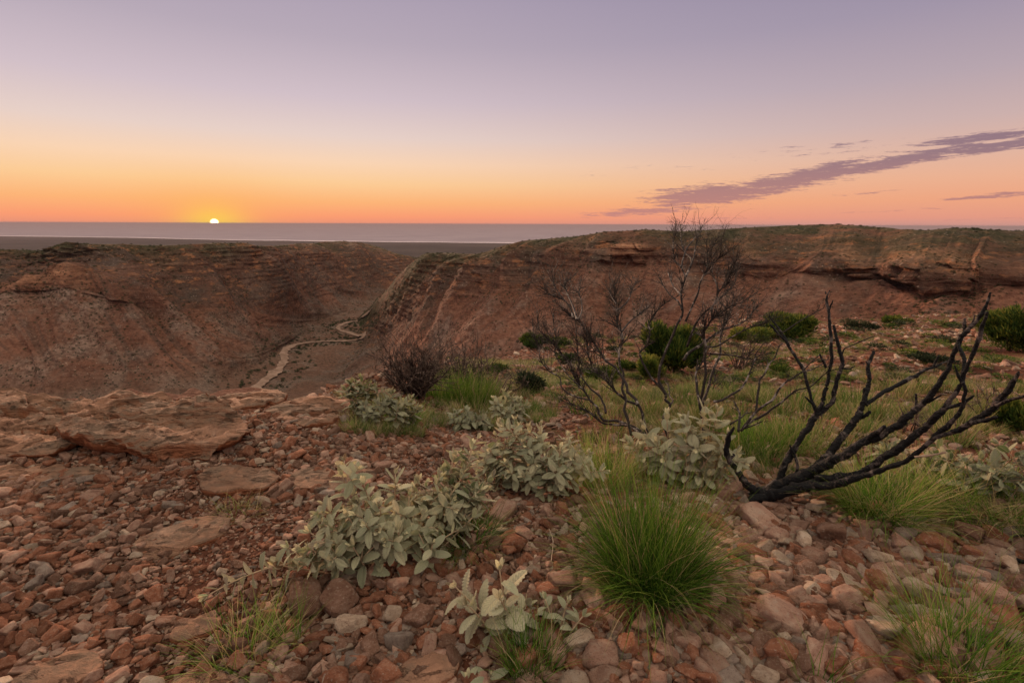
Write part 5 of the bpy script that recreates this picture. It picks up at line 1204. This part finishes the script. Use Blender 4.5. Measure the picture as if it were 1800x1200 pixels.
# ------------------------------------------------------------------ leafy bushes beyond
def bush_mesh(n, w, h, leafl, seed, spiky=.7, tint=(.1, .9), lumps=7, stems=True):
    rg = np.random.default_rng(seed)
    cs = [(0, 0, h*.45, w*.36, h*.42), (0, 0, h*.5, w*.30, h*.46)]
    for k in range(lumps):
        a = rg.uniform(0, 6.28); q = rg.uniform(.15, .42)*w; cs.append((math.cos(a)*q, math.sin(a)*q, h*rg.uniform(.30, .82), w*rg.uniform(.10, .24), h*rg.uniform(.14, .32)))
    Vs, Ts = [], []
    for (cx, cy, cz, cw, ch) in cs:
        m_ = n//len(cs); d = rg.normal(size=(m_, 3)); d /= np.linalg.norm(d, axis=1, keepdims=True); q = rg.uniform(.45, 1.08, m_)**.6
        p = np.stack([cx+d[:, 0]*cw*q, cy+d[:, 1]*cw*q, cz+d[:, 2]*ch*q], 1); p[:, 2] = np.maximum(p[:, 2], .02)
        dr = d*np.array([1, 1, .6])+np.array([0, 0, spiky])+rg.normal(0, .35, (m_, 3)); dr /= np.linalg.norm(dr, axis=1, keepdims=True)
        sd_ = np.cross(dr, rg.normal(size=(m_, 3))); sd_ /= np.linalg.norm(sd_, axis=1, keepdims=True)
        L = leafl*rg.uniform(.6, 1.3, m_)[:, None]; wd = leafl*.17*rg.uniform(.7, 1.3, m_)[:, None]
        Vs.append(np.stack([p-sd_*wd, p+sd_*wd, p+dr*L+sd_*wd*.2, p+dr*L-sd_*wd*.2], 1).reshape(-1, 3))
        cl = fbm(p*4/max(w, .1)+seed, 3, seed)*.35; hh = p[:, 2]/h*.25
        t = np.clip(rg.uniform(*tint, m_)+cl+hh-.12, 0, 1); Ts.append(np.repeat(t, 4))
    V = np.vstack(Vs); F = np.arange(len(V)).reshape(-1, 4)
    return V, F, np.concatenate(Ts)
def bush(px, py, w, h, n, leafl, label, seed, tint, spiky=.7, mat=None, cat='bush', lumps=7, name='bush', group='green bushes on the stony flat'):
    g = gpt(px, py); root = EMP(name, g, label=label, cat=cat, group=group)
    V, F, T = bush_mesh(n, w, h, leafl, seed, spiky, tint, lumps)
    link('foliage', mesh_np('foliage', V, F, mat or M_BUSH, attrs={'tint': T}), parent=root)
    rg = np.random.default_rng(seed); out = []
    for k in range(7):
        a = rg.uniform(0, 6.28); grow(rg, (0, 0, -.05), (math.cos(a)*.5, math.sin(a)*.5, 1), h*.5, .012*h, 1, out)
    V, F = join_tubes(out); link('stem', mesh_np('stem', V, F, M_TWIG), parent=root)
def W(px, py, wpx):
    g = gpt(px, py); return wpx/900*float(proj(g[0], g[1], g[2])[2])
bush(1183, 655, W(1183, 655, 92), W(1183, 655, 84), 12000, W(1183, 655, 10), 'dark green rounded bush behind the thin dead shrubs in mid-distance', 901, (.05, .8), 1.6, lumps=16)
bush(1140, 668, W(1140, 668, 44), W(1140, 668, 38), 2500, W(1140, 668, 9), 'small yellow-green bush at the left foot of the dark rounded bush', 902, (.4, .9), 1.0)
bush(1385, 597, W(1385, 597, 112), W(1385, 597, 42), 8000, W(1385, 597, 6), 'wide yellow-topped green bush on the rim beyond the forked burnt branch', 903, (.2, .9), .8)
bush(1320, 603, W(1320, 603, 80), W(1320, 603, 26), 3500, W(1320, 603, 5), 'low yellowish bush left of the wide rim bush', 904, (.3, .9), .7)
bush(1775, 618, W(1775, 618, 120), W(1775, 618, 76), 14000, W(1775, 618, 7), 'large olive bush at the right frame edge beyond the burnt branches', 905, (.05, .8), 1.1, lumps=16)
bush(940, 612, W(940, 612, 62), W(940, 612, 24), 2600, W(940, 612, 5), 'low green bush on the rim left of the dead twigs', 906, (.1, .6))
bush(985, 610, W(985, 610, 44), W(985, 610, 16), 1500, W(985, 610, 4), 'small green bush right of the low rim bush', 907, (.1, .7))
bush(935, 692, W(935, 692, 38), W(935, 692, 36), 1500, W(935, 692, 9), 'bluish-green leafy bush at the head of the grassy flat', 908, (0, .3), .3, M_SCRUB)
bush(1510, 578, W(1510, 578, 55), W(1510, 578, 15), 1500, W(1510, 578, 4), 'grey-green flat bush below the far cliff', 909, (.2, .7), .5, M_SCRUB)
bush(1570, 572, W(1570, 572, 46), W(1570, 572, 15), 1500, W(1570, 572, 4), 'low green bush right of the grey-green flat bush', 910, (.2, .7))
bush(1650, 640, W(1650, 640, 90), W(1650, 640, 12), 1500, W(1650, 640, 5), 'dark low mat bush on the flat left of the large olive bush', 911, (0, .3), .4, M_SCRUB)
bush(1790, 765, W(1790, 765, 70), W(1790, 765, 52), 2600, W(1790, 765, 12), 'yellow-green grassy bush at the right frame edge above the velvet plant', 912, (.3, .8), 1.2)
bush(1100, 650, W(1100, 650, 40), W(1100, 650, 14), 900, W(1100, 650, 5), 'small bright green bush left of the dark rounded bush', 913, (.2, .6))
bush(1000, 640, W(1000, 640, 60), W(1000, 640, 16), 1300, W(1000, 640, 5), 'small olive bush behind the left dead shrub', 914, (.1, .5))
bush(870, 655, W(870, 655, 46), W(870, 655, 14), 900, W(870, 655, 5), 'small green bush behind the open dead shrub', 915, (.2, .6))
bush(1060, 672, W(1060, 672, 60), W(1060, 672, 22), 1500, W(1060, 672, 7), 'bright green herb patch behind the left dead shrub', 916, (.25, .65))
bush(1375, 655, W(1375, 655, 50), W(1375, 655, 13), 900, W(1375, 655, 5), 'small green bush in front of the wide rim bush', 917, (.2, .6))

# small herbs over the flat (individual, alike) and scrub on the canyon
hm = [mesh_np('low_shrub', *(lambda q: (q[0], q[1]))(bm_), mat=M_BUSH if k % 3 else M_SCRUB, attrs={'tint': bm_[2]}) for k, bm_ in enumerate([bush_mesh(260, 1.0, .5, .13, 950+k, .7, (.05, .75), 5) for k in range(6)])]
LS_ = []
for k in range(230):
    px = random.uniform(880, 1800); py = random.uniform(574, 690)
    g = gpt(px, py); r = math.hypot(g[0], g[1])
    if r > float(edge_r(math.atan2(g[0], g[1])))-1: continue
    s = r/900*random.uniform(14, 42)
    o = link('low_shrub', hm[random.randrange(6)], loc=(g[0], g[1], g[2]), label=('small low green shrub on the near half of the stony flat' if py > 630 else 'small low green shrub on the far half of the stony flat'), cat='shrub', group='low shrubs on the near flat' if py > 630 else 'low shrubs on the far flat')
    o.scale = (s, s, s*random.uniform(.25, .6)); o.rotation_euler = (0, 0, random.uniform(0, 6.28)); LS_.append((o, px, py))
unique_labels(LS_, 'small low green shrub')
hs = [mesh_np('hillside_shrub', *(lambda q: (q[0], q[1]))(bm_), mat=M_SCRUB, attrs={'tint': bm_[2]}) for bm_ in [bush_mesh(60, 1.0, .75, .38, 970+k, .5, (.0, 1), 4) for k in range(4)]]
scoll = hidden_collection('hillside_shrub_shapes', hs)
def near_track(x, y): return np.min(np.hypot(TRACK[:, 0]-x, TRACK[:, 1]-y))
cs_ = []
pts_all = [P_L[:, 40:330].reshape(-1, 3), P_R[:, 20:345].reshape(-1, 3)]
for Pk, nn in ((pts_all[0], 6500), (pts_all[1], 9000)):
    i = RNG.integers(0, len(Pk), nn); q = Pk[i]
    r = np.hypot(q[:, 0], q[:, 1]); px, py, f = proj(q[:, 0], q[:, 1], q[:, 2])
    ok = (r > 90) & (f > 0) & (px > -100) & (px < 1900) & (RNG.uniform(size=nn) < .25+.75*sst(-.1, .3, fbm(q/30., 3, 99)))
    for p in q[ok]: cs_.append((p[0], p[1], p[2], RNG.uniform(.4, 1.15)*max(.6, min(1.3, math.hypot(p[0], p[1])/350))))
for k in range(520):
    c = TRACK[RNG.integers(0, len(TRACK))]; a = RNG.uniform(0, 6.28); q = RNG.uniform(5, 13)+abs(RNG.normal(0, 5)); x, y = c[0]+math.cos(a)*q, c[1]+math.sin(a)*q
    if near_track(x, y) < 4.6: continue
    z = drop(x, y)
    if z is not None: cs_.append((x, y, z, RNG.uniform(.9, 2.2)))
cs_ = np.array(cs_); rr_ = np.hypot(cs_[:, 0], cs_[:, 1]); order = np.argsort(-cs_[:, 3]/rr_)
ind = []
for i in order:
    px, py, f = proj(*cs_[i, :3])
    if 5 < px < 1795 and 395 < py < 690 and len(ind) < 200:
        h = hit(float(px), float(py)-1)
        if h and (h[0]-Vector(cs_[i, :3])).length < 12: ind.append(i)
iset = set(ind)
for i in ind:
    x, y, z, s = cs_[i]; px, py, f = proj(x, y, z)
    side = 'right-hand canyon slope' if px > 740 else ('canyon floor beside the track' if near_track(x, y) < 22 else 'left-hand canyon slope')
    o = link('hillside_shrub', hs[int(i) % 4], loc=(x, y, z-.1), label=f'tiny dark shrub dotting the {side}', cat='shrub', group=f'shrubs on the {side}')
    o.scale = (s*1.2, s*1.2, s*.9); o.rotation_euler = (0, 0, random.uniform(0, 6))
rs = np.array([i for i in range(len(cs_)) if i not in iset]); q = cs_[rs]
scatter('hillside_scrub', q[:, :3]-np.array([0, 0, .1]), np.stack([np.zeros(len(q)), np.zeros(len(q)), RNG.uniform(0, 6, len(q))], 1), np.stack([q[:, 3]*1.2, q[:, 3]*1.2, q[:, 3]*.8], 1), RNG.integers(0, 4, len(q)), scoll, 'dark scrub speckling the canyon walls and plateau', 'scrub')

# charred stick and loose twigs
g = gpt(1740, 985); P, r = traced_path([(1690, 966, 5), (1715, 974, 8), (1745, 980, 9), (1775, 985, 8), (1815, 996, 10)], math.hypot(*gpt(1690, 972)[:2])-.02, math.hypot(*gpt(1815, 1000)[:2])-.02, 6, .5, 3)
V, F = join_tubes([tube(P+np.array([0, 0, .012]), r, 10, .3, 3)]); link('charred_stick', mesh_np('charred_stick', V-g, F, M_CHAR), loc=g, label='burnt black stick lying on the stones near the right frame edge', cat='stick')
for k, (pts, lab) in enumerate([([(1283, 1010, 1.6), (1300, 1040, 2), (1320, 1062, 1.6)], 'thin grey twig on the stones right of the big green tuft'), ([(968, 1000, 2), (972, 960, 2.4), (965, 940, 1.6)], 'bleached forked twig between stones left of the big green tuft'),
                              ([(1240, 1045, 1.6), (1260, 1052, 2), (1290, 1056, 1.6)], 'pale bent twig in front of the big green tuft'), ([(1300, 985, 2.6), (1312, 975, 3), (1322, 962, 2)], 'short bleached stick beside the big green tuft')]):
    g = gpt(pts[0][0], pts[0][1]); P, r = traced_path(pts, 1, 1.01); P = np.array([gpt(*proj(*p)[:2]) for p in P])+np.array([0, 0, .022]); rr2 = np.full(len(P), .0022)
    V, F = join_tubes([tube(P, rr2, 5, .2, k)]); link('twig', mesh_np('twig', V-g, F, M_BARE), loc=g, label=lab, cat='twig', group='loose twigs on the stones')

# ------------------------------------------------------------------ the air
def haze():
    V = [(x, y, z) for x in (-140000, 140000) for y in (-8000, 140000) for z in (-262, 14)]
    F = [(0, 1, 3, 2), (4, 6, 7, 5), (0, 4, 5, 1), (2, 3, 7, 6), (0, 2, 6, 4), (1, 5, 7, 3)]
    mt = bpy.data.materials.new('haze'); mt.use_nodes = True; t = NT(mt.node_tree); t.n.clear()
    out = t.n.new('ShaderNodeOutputMaterial'); pv = t.n.new('ShaderNodeVolumePrincipled')
    pv.inputs['Color'].default_value = (.42, .345, .38, 1); pv.inputs['Density'].default_value = 3.5e-5; pv.inputs['Anisotropy'].default_value = 0.0
    t.l.new(pv.outputs[0], out.inputs['Volume'])
    mt.cycles.homogeneous_volume = True
    link('haze', mesh_np('haze', V, np.array(F), mt, smooth=False), kind='stuff')
haze()
